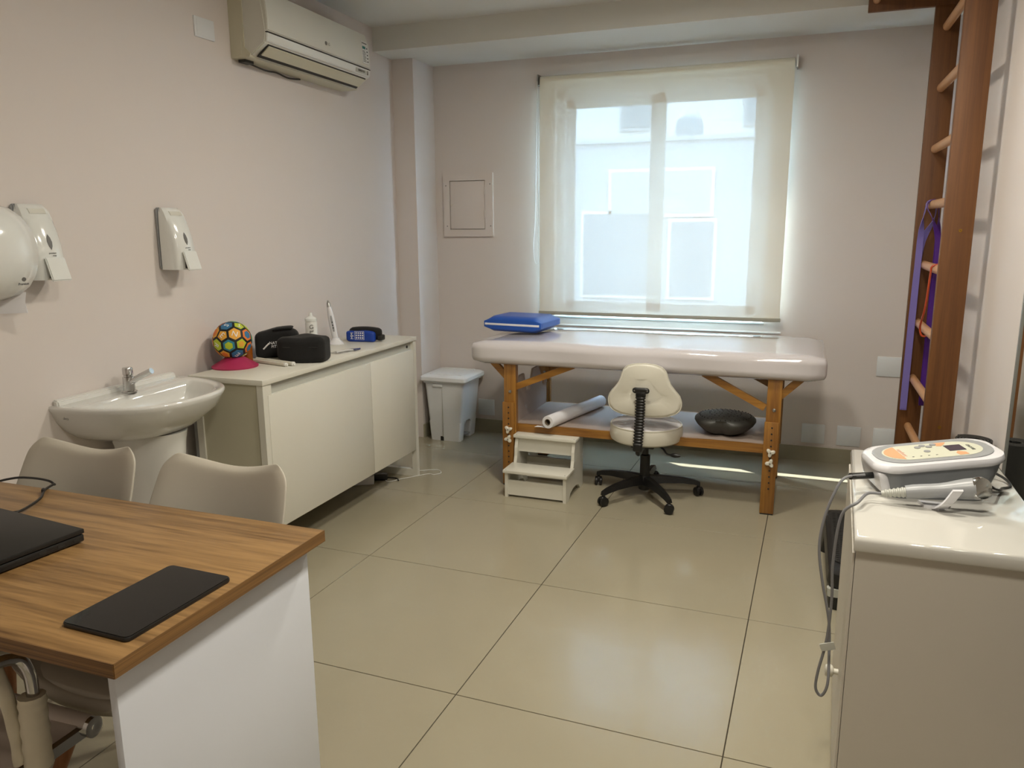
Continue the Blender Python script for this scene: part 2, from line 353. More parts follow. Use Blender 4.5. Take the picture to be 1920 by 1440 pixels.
# ================================================================== ELECTRICAL PANEL AND PLATES
ep = thing('fuse_box', 'painted fuse box cover flush in the window wall', 'fuse box', (-1.19, YB, 1.345))
b2 = bm_(); ox0, ox1, oz0, oz1, ix0, ix1, iz0, iz1 = -1.368, -1.012, 1.346, 1.758, -1.322, -1.066, 1.392, 1.711
for d in ((ox0, ix0, oz0, oz1), (ix1, ox1, oz0, oz1), (ix0, ix1, oz0, iz0), (ix0, ix1, iz1, oz1)): box(b2, d[0], d[1], YB-.018, YB, d[2], d[3])
obj('cover_frame', b2, WALL, ep, smooth=False)
dr = sbox('door', WALL, (ix0+.004, ix1-.004, YB-.016, YB-.004, iz0+.004, iz1-.004), ep, bev=.002)
for z_ in (1.47, 1.62): 
    b2 = bm_(); lathe(b2, [(.004, 0), (.004, .045)], 8, Matrix.Translation((ix1-.002, YB-.02, z_))); obj('hinge', b2, WALL, dr)
b2 = bm_(); lathe(b2, [(.006, 0), (.007, .003), (.004, .006)], 12, Matrix.Translation((ix0+.012, YB-.016, 1.55)) @ Matrix.Rotation(PI/2, 4, 'X')); obj('latch', b2, SKIRT, dr)
for x_, z_ in ((-1.348, 1.68), (-1.03, 1.685), (-1.343, 1.415), (-1.027, 1.415)):
    b2 = bm_(); lathe(b2, [(.004, 0), (.003, .002)], 8, Matrix.Translation((x_, YB-.018, z_)) @ Matrix.Rotation(PI/2, 4, 'X')); obj('screw', b2, GREYI, ep)
PLATE = mat('switch_plate', 'dde0e2', .4, var=.01)
def plate(cx, cz, s, label, left=False, y_=0):
    o = thing('blank_plate', label, 'wall plate', (cx, YB, cz-s[1]/2) if not left else (lw(y_), y_, cz-s[1]/2), 'blank outlet plates')
    b2 = bm_()
    if left: box(b2, lw(y_)-.002, lw(y_)+.008, y_-s[0]/2, y_+s[0]/2, cz-s[1]/2, cz+s[1]/2, bev=.003)
    else: box(b2, cx-s[0]/2, cx+s[0]/2, YB-.009, YB, cz-s[1]/2, cz+s[1]/2, bev=.003)
    obj('cover', b2, PLATE, o)
    b2 = bm_()
    if left: box(b2, lw(y_)+.008, lw(y_)+.0095, y_-s[0]*.4, y_+s[0]*.4, cz-s[1]*.4, cz+s[1]*.4, bev=.0007)
    else: box(b2, cx-s[0]*.42, cx+s[0]*.42, YB-.0105, YB-.009, cz-s[1]*.42, cz+s[1]*.42, bev=.0007)
    obj('insert', b2, PLATE, o)
plate(-1.08, .175, (.12, .112), 'blank white wall plate right of the pedal bin')
plate(1.052, .172, (.13, .118), 'low blank white wall plate nearest the massage table leg')
plate(1.25, .172, (.13, .12), 'middle of the three low white wall plates')
plate(1.446, .175, (.13, .12), 'low blank white wall plate nearest the stall bars')
plate(1.455, .603, (.172, .115), 'blank white wall plate at half height beside the stall bars')
plate(0, 2.244, (.12, .082), 'blank white wall plate left of the air conditioner', True, .11)

# ================================================================== AIR CONDITIONER
ac = thing('air_conditioner', 'white split air conditioner high on the left wall', 'air conditioner', (lw(.75), .75, 2.155))
def acp(name, prof, y0, y1, m_, parent=ac, bev=0):
    """profile (d,z) d = distance from wall, extruded along the wall"""
    b2 = bm_()
    loft(b2, [[(lw(y_)+d, y_, z_) for d, z_ in prof] for y_ in (y0, y1)])
    if bev: bmesh.ops.bevel(b2, geom=b2.edges[:], offset=bev, segments=2, affect='EDGES')
    return obj(name, b2, m_, parent)
A0, A1 = .285, 1.215
acp('chassis', [(0, 2.157), (.10, 2.157), (.105, 2.17), (.075, 2.20), (.075, 2.44), (0, 2.44)], A0-.004, A1+.004, ACY)
acp('housing', [(.07, 2.166), (.105, 2.163), (.182, 2.212), (.19, 2.25), (.19, 2.262), (.17, 2.43), (.12, 2.452), (.05, 2.452)], A0, A1, ACW, bev=.004)
fp = acp('front_panel', [(.187, 2.256), (.196, 2.262), (.199, 2.30), (.193, 2.38), (.172, 2.436), (.165, 2.436)], A0+.004, A1-.004, ACW, bev=.003)
acp('accent_strip', [(.182, 2.214), (.1925, 2.219), (.197, 2.252), (.187, 2.252)], A0+.004, A1-.004, PLASG, bev=.002)
acp('panel_gap', [(.186, 2.2525), (.1968, 2.2528), (.1972, 2.2562), (.186, 2.2566)], A0+.003, A1-.003, INK)
acp('air_outlet', [(.113, 2.163), (.118, 2.160), (.180, 2.2055), (.177, 2.212)], A0+.03, A1-.03, INK)
acp('louver', [(.132, 2.170), (.136, 2.166), (.1785, 2.200), (.1765, 2.204)], A0+.035, A1-.035, ACY, bev=.001)
sbox('side_hatch', ACY, (lw(A0)+.012, lw(A0)+.06, A0-.0065, A0-.004, 2.17, 2.225), ac)
acp('drain_stub', [(.012, 2.145), (.05, 2.145), (.05, 2.157), (.012, 2.157)], A0+.03, A0+.09, INK)
b2 = bm_(); tube(b2, [(lw(.35)+.03, .35, 2.15), (lw(.5)+.02, .5, 2.143), (lw(.6)+.012, .6, 2.15), (lw(.7)+.01, .7, 2.142), (lw(.8)+.012, .8, 2.152)], .004, 6); obj('loose_wire', b2, INK, ac)
def onac(d, y_, z_, tilt=0): return frame((lw(y_)+d, y_, z_), (-LWA, 1, 0), (tilt, 0, 1))
lg = bm_(); lathe(lg, [(.0095, 0), (.0095, .001)], 20, onac(.1985, .765, 2.303)); obj('logo_disc', lg, GREYI, fp)
text('logo_letters', 'LG', .019, GREYI, fp, onac(.1985, .79, 2.303))
def pd(z_): return .1992 if z_ < 2.30 else .1992-.006*((z_-2.30)/.08) if z_ < 2.38 else .1932-.021*((z_-2.38)/.056)
es = acp('energy_label', [(pd(2.278)-.004, 2.278), (pd(2.278)+.001, 2.278), (pd(2.30)+.001, 2.30), (pd(2.38)+.001, 2.38), (pd(2.395)+.001, 2.395), (pd(2.395)-.004, 2.395)], A1-.085, A1-.022, PLASW, fp)
def lbl(name, z0_, z1_, ya, yb_, m_): acp(name, [(pd(z0_), z0_), (pd(z0_)+.0014, z0_), (pd(z1_)+.0014, z1_), (pd(z1_), z1_)], ya, yb_, m_, es)
lbl('label_stripe', 2.352, 2.366, A1-.081, A1-.048, TEALI); lbl('label_stripe', 2.379, 2.385, A1-.081, A1-.03, GREYI)
for k in range(9): lbl('label_line', 2.341-.0068*k, 2.3440-.0068*k, A1-.081, A1-.056+.005*(k % 3), GREYI)
for k in range(5): lbl('label_mark', 2.355-.017*k, 2.362-.017*k, A1-.038, A1-.028, INK)
dp = acp('display_window', [(.1925, 2.222), (.1945, 2.224), (.197, 2.244), (.195, 2.245)], A1-.16, A1-.04, GREYL)
text('display_print', 'INVERTER', .016, GREYI, dp, onac(.1972, A1-.10, 2.234, .1))
sbox('receiver', INK, (lw(A1)+.19, lw(A1)+.1975, A1-.035, A1-.030, 2.224, 2.246), ac)

# ================================================================== SOAP AND TOWEL DISPENSERS
def dispenser(yc, label, sh=0):
    X = lw(yc); z0, z1 = 1.245, 1.497
    o = thing('soap_dispenser', label, 'soap dispenser', (X, yc, z0), 'wall soap dispensers')
    hw = .056
    back = [(0, z0+.012), (.018, z0+.0), (.018, z1), (0, z1-.006)]
    b2 = bm_(); loft(b2, [[(X+d, yc+s*hw, z_) for d, z_ in back] for s in (-1, 1)]); bmesh.ops.bevel(b2, geom=b2.edges[:], offset=.005, segments=2, affect='EDGES'); obj('back_plate', b2, GREYM, o)
    # bulging cover: cross-sections by height
    rings = []
    for k in range(13):
        t = k/12; z_ = z0+.004+(z1-z0-.006)*t
        d = .112*(1-.62*t**2.2)*(1-.08*(1-t)**4); hwz = hw*(1-.10*t**3)
        if k == 12: d *= .75; hwz *= .9
        ring = [(X+.018, yc-hwz, z_), (X+d*.5, yc-hwz, z_), (X+d*.82, yc-hwz*.98, z_), (X+d*.97, yc-hwz*.72, z_), (X+d, yc, z_), (X+d*.97, yc+hwz*.72, z_), (X+d*.82, yc+hwz*.98, z_), (X+d*.5, yc+hwz, z_), (X+.018, yc+hwz, z_)]
        rings.append(ring)
    b2 = bm_(); loft(b2, rings); cv = obj('cover', b2, PLASG, o, ang=50)
    def dz(z_): t = (z_-z0-.004)/(z1-z0-.006); return .112*(1-.62*t**2.2)*(1-.08*(1-t)**4)
    b2 = bm_(); pts = [(0, .025), (.006, .014), (.0085, 0), (.006, -.014), (0, -.025), (-.006, -.014), (-.0085, 0), (-.006, .014)]
    loft(b2, [[(X+dz(1.372+v)+e, yc+u, 1.372+v) for u, v in pts] for e in (-.004, .0012)]); obj('level_window', b2, GREYI, cv)
    b2 = bm_(); loft(b2, [[(X+dz(1.472+v)+e, yc+u, 1.472+v) for u, v in ((-.03, -.008), (.03, -.008), (.03, .008), (-.03, .008))] for e in (-.006, .0012)]); obj('top_recess', b2, ACW, cv)
    text('print', 'premisse', .0075, GREYI, cv, frame((X+dz(1.336)+.0014, yc, 1.336), (0, 1, 0), (-.3, 0, 1)))
    text('print', 'soap', .007, GREYI, cv, frame((X+dz(1.328)+.0014, yc+.006, 1.328), (0, 1, 0), (-.25, 0, 1)))
    b2 = bm_(); lv = [(.105, 1.322), (.114, 1.322), (.138, z0+.002), (.128, z0)]
    loft(b2, [[(X+d, yc+s*.036, z_) for d, z_ in lv] for s in (-1, 1)]); bmesh.ops.bevel(b2, geom=b2.edges[:], offset=.003, segments=2, affect='EDGES'); obj('push_lever', b2, PLASG, o)
    sbox('nozzle', INK, (X+.09, X+.12, yc-.02, yc+.02, z0+.01, z0+.045), o)
dispenser(-.215, 'white soap dispenser on the wall above the wash basin')
dispenser(-.845, 'white soap dispenser next to the towel dispenser at the left edge')
yc = -1.09; X = lw(yc)
td = thing('towel_dispenser', 'rounded white paper towel dispenser at the left edge of the photo', 'towel dispenser', (X, yc, 1.2))
rings = []
for k in range(13):
    a = PI*k/12; zc_, rz = 1.345, .152
    z_ = zc_-rz*math.cos(a); s_ = max(.05, math.sin(a))**.55; hw = .15*s_
    rings.append([(X, yc-hw, z_), (X+.10*s_+.02, yc-hw, z_), (X+.16*s_+.02, yc-hw*.85, z_), (X+.19*s_+.015, yc-hw*.4, z_), (X+.195*s_+.015, yc, z_), (X+.19*s_+.015, yc+hw*.4, z_), (X+.16*s_+.02, yc+hw*.85, z_), (X+.10*s_+.02, yc+hw, z_), (X, yc+hw, z_)])
b2 = bm_(); loft(b2, rings); cv = obj('cover', b2, PLASG, td, ang=60)
b2 = bm_(); lathe(b2, [(.0065, 0), (.0065, .002)], 12, frame((X+.2085, yc+.045, 1.265), (0, 1, 0), (.2, 0, 1))); obj('logo_mark', b2, GREYI, cv)
text('logo_text', 'Premisse', .011, INK, cv, frame((X+.206, yc+.045, 1.251), (-.15, 1, 0), (.3, 0, 1)))
b2 = bm_(); 
loft(b2, [[(X+.03+.10*u+.006*math.sin(u*9+z_*60), yc+.02+.09*u*0+.085*v, z_) for u, v in ((0, 0), (.33, .3), (.66, .6), (1, 1), (1.03, .97), (.68, .57), (.35, .27), (.03, -.03))] for z_ in (1.22, 1.19, 1.165, 1.155)]); obj('paper_sheet', b2, PAPER, td)

# ================================================================== WASH BASIN
ZR = .805; ycs = -.548
sk = thing('wash_basin', 'white ceramic wash basin on a pedestal with chrome tap', 'wash basin', (lw(ycs)+.17, ycs, 0))
def dring(hw, dep, off, z_, p=2.5, n=28):
    """D-shaped ring: flat on the wall side, bulging into the room"""
    X = lw(ycs)+off; o = []
    for k in range(n+1):
        a = -PI/2+PI*k/n; c, s = math.cos(a), math.sin(a)
        o.append((X+dep*abs(c)**(2/p), ycs+hw*math.copysign(abs(s)**(2/p), s), z_))
    return o
b2 = bm_()
outer = [dring(.105, .16, .03, .655, 2.2), dring(.15, .215, .012, .65, 2.2), dring(.20, .275, .006, .672), dring(.245, .325, 0, .705), dring(.278, .374, 0, .745), dring(.296, .396, 0, .785), dring(.303, .405, 0, .800), dring(.300, .403, 0, .808), dring(.292, .394, .004, .811),
         dring(.268, .280, .088, .806, 2.3), dring(.258, .268, .094, .80, 2.3), dring(.248, .254, .098, .765, 2.3), dring(.215, .222, .108, .72, 2.2), dring(.12, .13, .14, .698, 2.2), dring(.03, .04, .18, .692, 2)]
loft(b2, outer); obj('basin', b2, CERAM, sk, ang=60)
b2 = bm_(); loft(b2, [[(lw(y_)+d, y_, z_) for d, z_ in ((0, .80), (.03, .80), (.024, .826), (0, .83))] for y_ in (ycs-.285, ycs+.285)]); bmesh.ops.bevel(b2, geom=b2.edges[:], offset=.005, segments=2, affect='EDGES'); obj('back_ledge', b2, CERAM, sk)
text('maker_mark', 'deca', .014, GREYI, sk, frame((lw(-.8)+.075, ycs-.2995, .772), (1, .0, 0), (0, 0, 1)))
b2 = bm_()
def ped(hw, x0, x1, z_, n=20):
    o = []
    for k in range(n+1):
        a = -PI/2+PI*k/n; o.append((lw(ycs)+x0+(x1-x0)*max(0, math.cos(a))**.7, ycs+hw*math.sin(a), z_))
    return o
loft(b2, [ped(.098, .08, .29, 0), ped(.094, .08, .28, .03), ped(.086, .08, .262, .2), ped(.09, .075, .268, .45), ped(.104, .07, .285, .62), ped(.112, .06, .295, .665)]); obj('pedestal', b2, CERAM, sk)
fx, fy = lw(ycs)+.075, ycs-.012
fa = bm_(); lathe(fa, [(.027, .806), (.028, .812), (.021, .815), (.0205, .85), (.0205, .866), (.0165, .868), (.0165, .874), (.0185, .876), (.0185, .898), (.016, .902), (0.001, .902)], 24, Matrix.Translation((fx, fy, 0))); tap = obj('tap', fa, CHROME, sk)
b2 = bm_(); tube(b2, [(fx+.01, fy, .845), (fx+.05, fy+.006, .868), (fx+.105, fy+.012, .893)], .0115, 14, 4); obj('spout', b2, CHROME, tap)

# ================================================================== SIDEBOARD
cb = thing('sideboard', 'long white sideboard with grey finger groove against the left wall', 'cabinet', (-1.25, .44, 0))
X0, X1, Y0, Y1c, ZT = -1.43, -1.075, -.236, 1.108, .811
sbox('top', WLAM, (X0-.02, X1, Y0, Y1c, ZT-.022, ZT), cb, bev=.001)
sbox('back_panel', GREYM, (X0-.02, X0, Y0+.01, Y1c-.01, .12, ZT-.004), cb)
for ya, yb_ in ((Y0+.004, Y0+.034), (Y1c-.034, Y1c-.004)):
    f_ = bm_(); box(f_, X1-.034, X1-.004, ya, yb_, 0, ZT-.022); box(f_, X0+.002, X0+.034, ya, yb_, 0, ZT-.022); box(f_, X0+.034, X1-.034, ya, yb_, 0, .04)
    fr_ = obj('end_frame', f_, WLAM, cb, smooth=False)
    sbox('side_panel', SIDEP, (X0+.034, X1-.034, ya+.008 if ya < 0 else ya-.0, yb_+0 if ya < 0 else yb_-.008, .165, ZT-.022), fr_)
sbox('finger_groove', GREYL, (X1-.05, X1-.022, Y0+.034, Y1c-.034, .735, ZT-.022), cb)
sbox('bottom_board', WLAM, (X0+.004, X1-.024, Y0+.034, Y1c-.034, .165, .185), cb)
sbox('groove_end', WLAM, (X1-.022, X1-.005, Y0+.034, Y0+.06, .742, ZT-.022), cb)
for ya, yb_ in ((Y0+.036, .607), (.610, Y1c-.036)): sbox('door', WLAM, (X1-.022, X1-.004, ya, yb_, .163, .742), cb, bev=.001)
b2 = bm_(); lathe(b2, [(.008, 0), (.008, .003)], 14, Matrix.Translation((X1-.022, 1.03, .762)) @ Matrix.Rotation(PI/2, 4, 'Y')); obj('cable_hole', b2, INK, cb)

# things on the sideboard
dx, dy = -1.398, -.005
b2 = bm_(); lathe(b2, [(.098, ZT), (.0995, ZT+.006), (.094, ZT+.010), (.064, ZT+.028), (.043, ZT+.042), (.036, ZT+.046), (.030, ZT+.044), (.02, ZT+.042)], 40, Matrix.Translation((dx, dy, 0))); tag(obj('cone_dish', b2, PINK), 'flat pink rubber cone under the patterned toy ball', 'cone').location = (0, 0, 0)
# toy ball: truncated icosahedron panels on a black core
BR = .082; bc = Vector((dx-.004, dy, ZT+.0405+BR-.004))
ball = thing('toy_ball', 'colourful letter ball with black seams sitting on the pink cone', 'ball', bc-Vector((0, 0, BR)))
b2 = bm_(); bmesh.ops.create_uvsphere(b2, u_segments=32, v_segments=20, radius=BR, matrix=Matrix.Translation(bc)); obj('core', b2, mat('ball_black', '0b0b0c', .6))
bpy.data.objects['core'].parent = ball; bpy.data.objects['core'].data.transform(Matrix.Translation(-ORG['toy_ball'])); bpy.data.objects['core'].data.polygons.foreach_set('use_smooth', [True]*len(bpy.data.objects['core'].data.polygons))
ti = bmesh.new(); bmesh.ops.create_icosphere(ti, subdivisions=1, radius=1)
bmesh.ops.bevel(ti, geom=ti.verts[:], offset_type='PERCENT', offset=33.333, segments=1, affect='VERTICES')
rotb = Euler((.5, .35, .9)).to_matrix()
view = (CAM-bc).normalized()
BCOL = [mat('ball_teal', '2b7f96', .55), mat('ball_orange', 'e07a2e', .55), mat('ball_lime', 'b8c82e', .55), mat('ball_blue', '2f6f9a', .55), mat('ball_amber', 'e0a43a', .55)]
LET = 'UXMNGSKEARCT'
for k, f in enumerate(ti.faces):
    c = rotb @ f.calc_center_median(); nrm = c.normalized()
    loop = [rotb @ v.co for v in f.verts]
    def ringm(sc_, rad): return [bc+((c+(p-c)*sc_).normalized())*rad for p in loop]
    def patch(name, s_, rad, m_, par):
        b3 = bm_(); R0, R1, R2 = ringm(s_, BR-.002), ringm(s_, rad), ringm(s_*.5, rad)
        V = [[b3.verts.new(p) for p in R] for R in (R0, R1, R2)]; q = len(loop)
        for a_, d_ in zip(V, V[1:]):
            for i in range(q): b3.faces.new((a_[i], a_[(i+1) % q], d_[(i+1) % q], d_[i]))
        cv_ = b3.verts.new(bc+nrm*rad)
        for i in range(q): b3.faces.new((V[2][i], V[2][(i+1) % q], cv_))
        bmesh.ops.recalc_face_normals(b3, faces=b3.faces[:]); return obj(name, b3, m_, par, ang=50)
    pa = patch('panel', .80, BR+.0012, BCOL[k*2 % 5], ball)
    if nrm.dot(view) > -.2:
        if k % 2 == 0: patch('panel_patch', .5, BR+.0018, BCOL[(k*2+2) % 5], pa)
        else:
            ux = nrm.cross(Vector((0, 0, 1))); ux = Vector((1, 0, 0)) if ux.length < .1 else -ux
            text('letter', LET[k % 12], .034, WINK, pa, frame(bc+nrm*(BR+.0008), Matrix.Rotation(k*.8, 3, nrm) @ ux, Matrix.Rotation(k*.8, 3, nrm) @ nrm.cross(ux)), .0008)
ti.free()
ab = thing('amber_bottle', 'slim amber bottle with gold cap behind the toy ball', 'bottle', (-1.412, .10, ZT))
b2 = bm_(); lathe(b2, [(.021, ZT), (.022, ZT+.004), (.022, ZT+.075), (.016, ZT+.09), (.013, ZT+.095)], 20, Matrix.Translation((-1.412, .10, 0))); obj('body', b2, AMBER, ab)
b2 = bm_(); lathe(b2, [(.015, ZT+.095), (.015, ZT+.125), (.012, ZT+.128)], 20, Matrix.Translation((-1.412, .10, 0))); obj('cap', b2, GOLD, ab)
# ankle weight (curled black fabric pad with print)
aw = thing('ankle_weight', 'black fabric ankle weight with white lettering beside the toy ball', 'ankle weight', (-1.34, .21, ZT))
AWR = Matrix.Translation((-1.378, .275, ZT+.066)) @ Matrix.Rotation(.55, 4, 'Z')
def pad(p):
    p = p.copy(); p.z += .010*math.sin(p.x*28+1)*(1 if p.z > 0 else .1); p.y += .012*math.cos(p.x*18); return p
b2 = bm_(); rbox(b2, (.20, .085, .132), .026, 12, pad, AWR); obj('pad', b2, BLACKF, aw, ang=80)
b2 = bm_(); rbox(b2, (.09, .07, .012), .006, 6, lambda p: p+Vector((0, 0, .006*math.sin((p.x+.04)*22))), AWR @ Matrix.Translation((.03, 0, .068))); obj('strap', b2, BLACKF, aw, ang=80)
AWM = lambda dx_, z_: AWR @ frame((dx_, -.0435+.012*math.cos(dx_*18), z_-ZT-.066), (1, 0, 0), (0, 0, 1))
text('print', 'NATURAL', .018, WINK, aw, AWM(.006, ZT+.072), .002); text('print', 'FITNESS', .018, WINK, aw, AWM(.006, ZT+.055), .002); text('print', '3 KG', .014, WINK, aw, AWM(.018, ZT+.038), .002)
b2 = bm_(); 
for s in (0, 1): bar(b2, AWR @ Vector((-.062+.012*s, -.038, -.021+.012*s)), AWR @ Vector((-.046+.012*s, -.036, -.006+.012*s)), .006, .004)
obj('logo', b2, WINK, aw, smooth=False)
# black pouch
po = thing('black_pouch', 'black zipped pouch lying in front of the ankle weight', 'pouch', (-1.20, .25, ZT))
POR = Matrix.Translation((-1.192, .220, ZT+.001)) @ Matrix.Rotation(.3, 4, 'Z')
def pouch(p):
    p = p.copy(); s = p.x/.11; p.z *= (1-.16*(s**2 if s < 0 else .15*s)); p.y *= 1-.12*s*s; p.z += .004*math.sin(p.x*40+p.y*30); return p
b2 = bm_(); rbox(b2, (.22, .14, .118), .024, 12, pouch, POR @ Matrix.Translation((0, 0, .0575))); obj('body', b2, BLACKF, po, ang=80)
b2 = bm_(); rbox(b2, (.16, .006, .006), .003, 6, None, POR @ Matrix.Translation((.004, -.066, .072))); obj('zip', b2, RUBB, po)
b2 = bm_(); rbox(b2, (.15, .006, .006), .003, 6, None, POR @ Matrix.Translation((.0, -.045, .110))); obj('top_seam', b2, RUBB, po)
# two white rods
for k, (a_, e_, r_, lab) in enumerate((((-1.40, .12, ZT+.0085), (-1.187, .070, ZT+.0085), .0085, 'thin white plastic rod nearer the edge of the sideboard'), ((-1.40, .145, ZT+.0095), (-1.165, .093, ZT+.0095), .0095, 'white plastic rod lying closer to the black pouch'))):
    a_, e_ = Vector(a_), Vector(e_); rd = thing('plastic_rod', lab, 'rod', a_-Vector((0, 0, r_)), 'white rods')
    b2 = bm_(); tube(b2, [a_, (a_+e_)/2, e_], r_, 12, 2, False); obj('rod', b2, CREAM, rd)
    b2 = bm_(); d_ = (e_-a_).normalized(); tube(b2, [e_-d_*.004, e_+d_*.006], r_*1.08, 12, 1, False); tube(b2, [e_+d_*.006, e_+d_*.012], r_*.6, 12, 1, False); obj('end_cap', b2, PLASW, rd)
# gel bottle
gx, gy = -1.412, .60
gb = thing('gel_bottle', 'white gel bottle with nozzle behind the black pouch', 'bottle', (gx, gy, ZT))
b2 = bm_(); lathe(b2, [(.028, ZT), (.030, ZT+.004), (.030, ZT+.125), (.026, ZT+.135)], 24, Matrix.Translation((gx, gy, 0))); bo = obj('body', b2, PLASW, gb)
b2 = bm_(); lathe(b2, [(.030, ZT+.133), (.030, ZT+.146), (.024, ZT+.152), (.011, ZT+.158), (.009, ZT+.166), (.0085, ZT+.172), (.006, ZT+.176)], 24, Matrix.Translation((gx, gy, 0))); obj('nozzle_cap', b2, PLASG, gb)
for z_, s_, ww in ((.105, 'G', .03), (.085, 'gel', .018)): text('print', s_, ww, GREYI, bo, frame((gx+.0185, gy-.0245, ZT+z_), (.8, .6, 0), (0, 0, 1)), .0008)
# derma pen on stand
px_, py_ = -1.345, .715
dpn = thing('derma_pen', 'white skin treatment pen upright in its white stand', 'pen device', (px_, py_, ZT))
b2 = bm_(); lathe(b2, [(.042, ZT), (.043, ZT+.004), (.036, ZT+.012), (.022, ZT+.026), (.019, ZT+.034)], 28, Matrix.Translation((px_, py_, 0))); obj('stand', b2, DEVW, dpn)
tl_ = Matrix.Translation((px_, py_, ZT+.02)) @ Matrix.Rotation(-.14, 4, 'Y') @ Matrix.Rotation(.05, 4, 'X')
b2 = bm_(); lathe(b2, [(.014, 0), (.016, .02), (.0175, .08), (.016, .13), (.0125, .165), (.0115, .178)], 24, tl_); pb = obj('handpiece', b2, DEVW, dpn)
b2 = bm_(); lathe(b2, [(.0118, .178), (.009, .198), (.006, .204), (.0045, .205), (.004, .212)], 18, tl_); obj('needle_tip', b2, STEEL, dpn)
vd = (tl_.to_3x3().inverted() @ (CAM-Vector((px_, py_, ZT)))); aa = math.atan2(vd.y, vd.x)
b2 = bm_(); rbox(b2, (.004, .010, .085), .004, 5, None, tl_ @ Matrix.Rotation(aa, 4, 'Z') @ Matrix.Translation((.0158, 0, .09))); pl_ = obj('control_panel', b2, GREYM, pb)
for z_ in (.068, .082, .098): b2 = bm_(); rbox(b2, (.002, .006, .006), .002, 3, None, tl_ @ Matrix.Rotation(aa, 4, 'Z') @ Matrix.Translation((.0182, 0, z_))); obj('button', b2, INK, pl_)
# waist pack
wp = thing('waist_pack', 'blue and black waist pack with white print at the far end of the sideboard', 'waist pack', (-1.27, .86, ZT))
WM = Matrix.Translation((-1.268, .85, ZT+.04)) @ Matrix.Rotation(.10, 4, 'Z')
b2 = bm_(); rbox(b2, (.165, .035, .062), .014, 10, lambda p: Vector((p.x, p.y, p.z*(1-.12*(p.x/.09)**2)+.002*math.sin(p.x*50))), WM @ Matrix.Translation((0, -.012, -.012))); obj('front_pocket', b2, BLUEF, wp, ang=80)
b2 = bm_(); rbox(b2, (.185, .05, .075), .022, 10, lambda p: Vector((p.x, p.y, p.z*(1-.25*(p.x/.1)**2))), WM @ Matrix.Translation((.012, .022, .0))); obj('main_pocket', b2, BLACKF, wp, ang=80)
b2 = bm_(); rbox(b2, (.03, .05, .03), .008, 5, None, WM @ Matrix.Translation((.105, .012, -.018))); obj('belt_strap', b2, BLACKP, wp)
text('print', 'MM', .024, WINK, wp, WM @ frame((-.043, -.0305, -.008), (0, 0, 1), (-1, 0, 0)), .001)
b2 = bm_()
for i in range(4):
    for j in range(3): box(b2, -.022+.012*i, -.015+.012*i, -.0305, -.0292, -.022+.013*j, -.014+.013*j)
for d in ((-.028, .026, -.028, -.0265), (-.028, .026, .016, .0175), (-.028, -.0265, -.028, .0175), (.0245, .026, -.028, .0175)): box(b2, d[0], d[1], -.0305, -.0292, d[2], d[3])
b2.transform(WM); obj('print', b2, WINK, wp, smooth=False)
# clear sachet
sa_ = thing('clear_sachet', 'clear plastic sachet with blue tip lying near the waist pack', 'sachet', (-1.16, .50, ZT))
SM = Matrix.Translation((-1.155, .50, ZT+.004)) @ Matrix.Rotation(1.25, 4, 'Z')
b2 = bm_(); rbox(b2, (.14, .05, .007), .003, 8, lambda p: p+Vector((0, 0, .0015*math.sin(p.x*130))), SM); obj('film', b2, FILM, sa_)
b2 = bm_(); prism(b2, [(.05, -.02), (.10, 0), (.055, .018)], -.002, .0045, 'z'); b2.transform(SM); obj('tip', b2, BLUEI, sa_, smooth=False)
b2 = bm_(); tube(b2, [(-.055, -.004, .001), (0, .003, .002), (.05, -.002, .001)], .004, 8, 4); b2.transform(SM); obj('syringe', b2, PLASW, sa_)

# under the sideboard
pc = thing('power_adapter', 'black power adapter on the floor under the sideboard', 'adapter', (-1.255, .96, 0))
b2 = bm_(); rbox(b2, (.085, .05, .035), .008, 5, None, Matrix.Translation((-1.255, .955, .0175)) @ Matrix.Rotation(.4, 4, 'Z')); obj('body', b2, BLACKP, pc)
b2 = bm_(); tube(b2, [(-1.22, .97, .012), (-1.17, .99, .006), (-1.14, .96, .006)], .004, 6); obj('lead', b2, BLACKP, pc)
bx_ = thing('paper_box', 'small white box on the floor under the sideboard', 'box', (-1.32, .87, 0))
b2 = bm_(); box(b2, -.06, .06, -.04, .04, 0, .045, bev=.002); b2.transform(Matrix.Translation((-1.315, .87, 0)) @ Matrix.Rotation(.5, 4, 'Z')); obj('carton', b2, PAPER, bx_)
b2 = bm_(); box(b2, -.061, .061, -.008, .008, .0445, .0455); b2.transform(Matrix.Translation((-1.315, .87, 0)) @ Matrix.Rotation(.5, 4, 'Z')); obj('tape', b2, GREYL, bx_)
b2 = bm_(); tube(b2, [(-1.25, .99, .003), (-1.19, .93, .003), (-1.14, 1.0, .0035), (-1.115, 1.03, .003), (-1.04, 1.128, .003), (-1.0, 1.13, .003), (-.975, 1.17, .003), (-1.01, 1.215, .003), (-1.06, 1.205, .003), (-1.13, 1.16, .003), (-1.24, 1.15, .003)], .0022, 6, 8)
tag(obj('white_cable', b2, PLASW), 'thin white cable looping on the floor past the sideboard foot', 'cable')

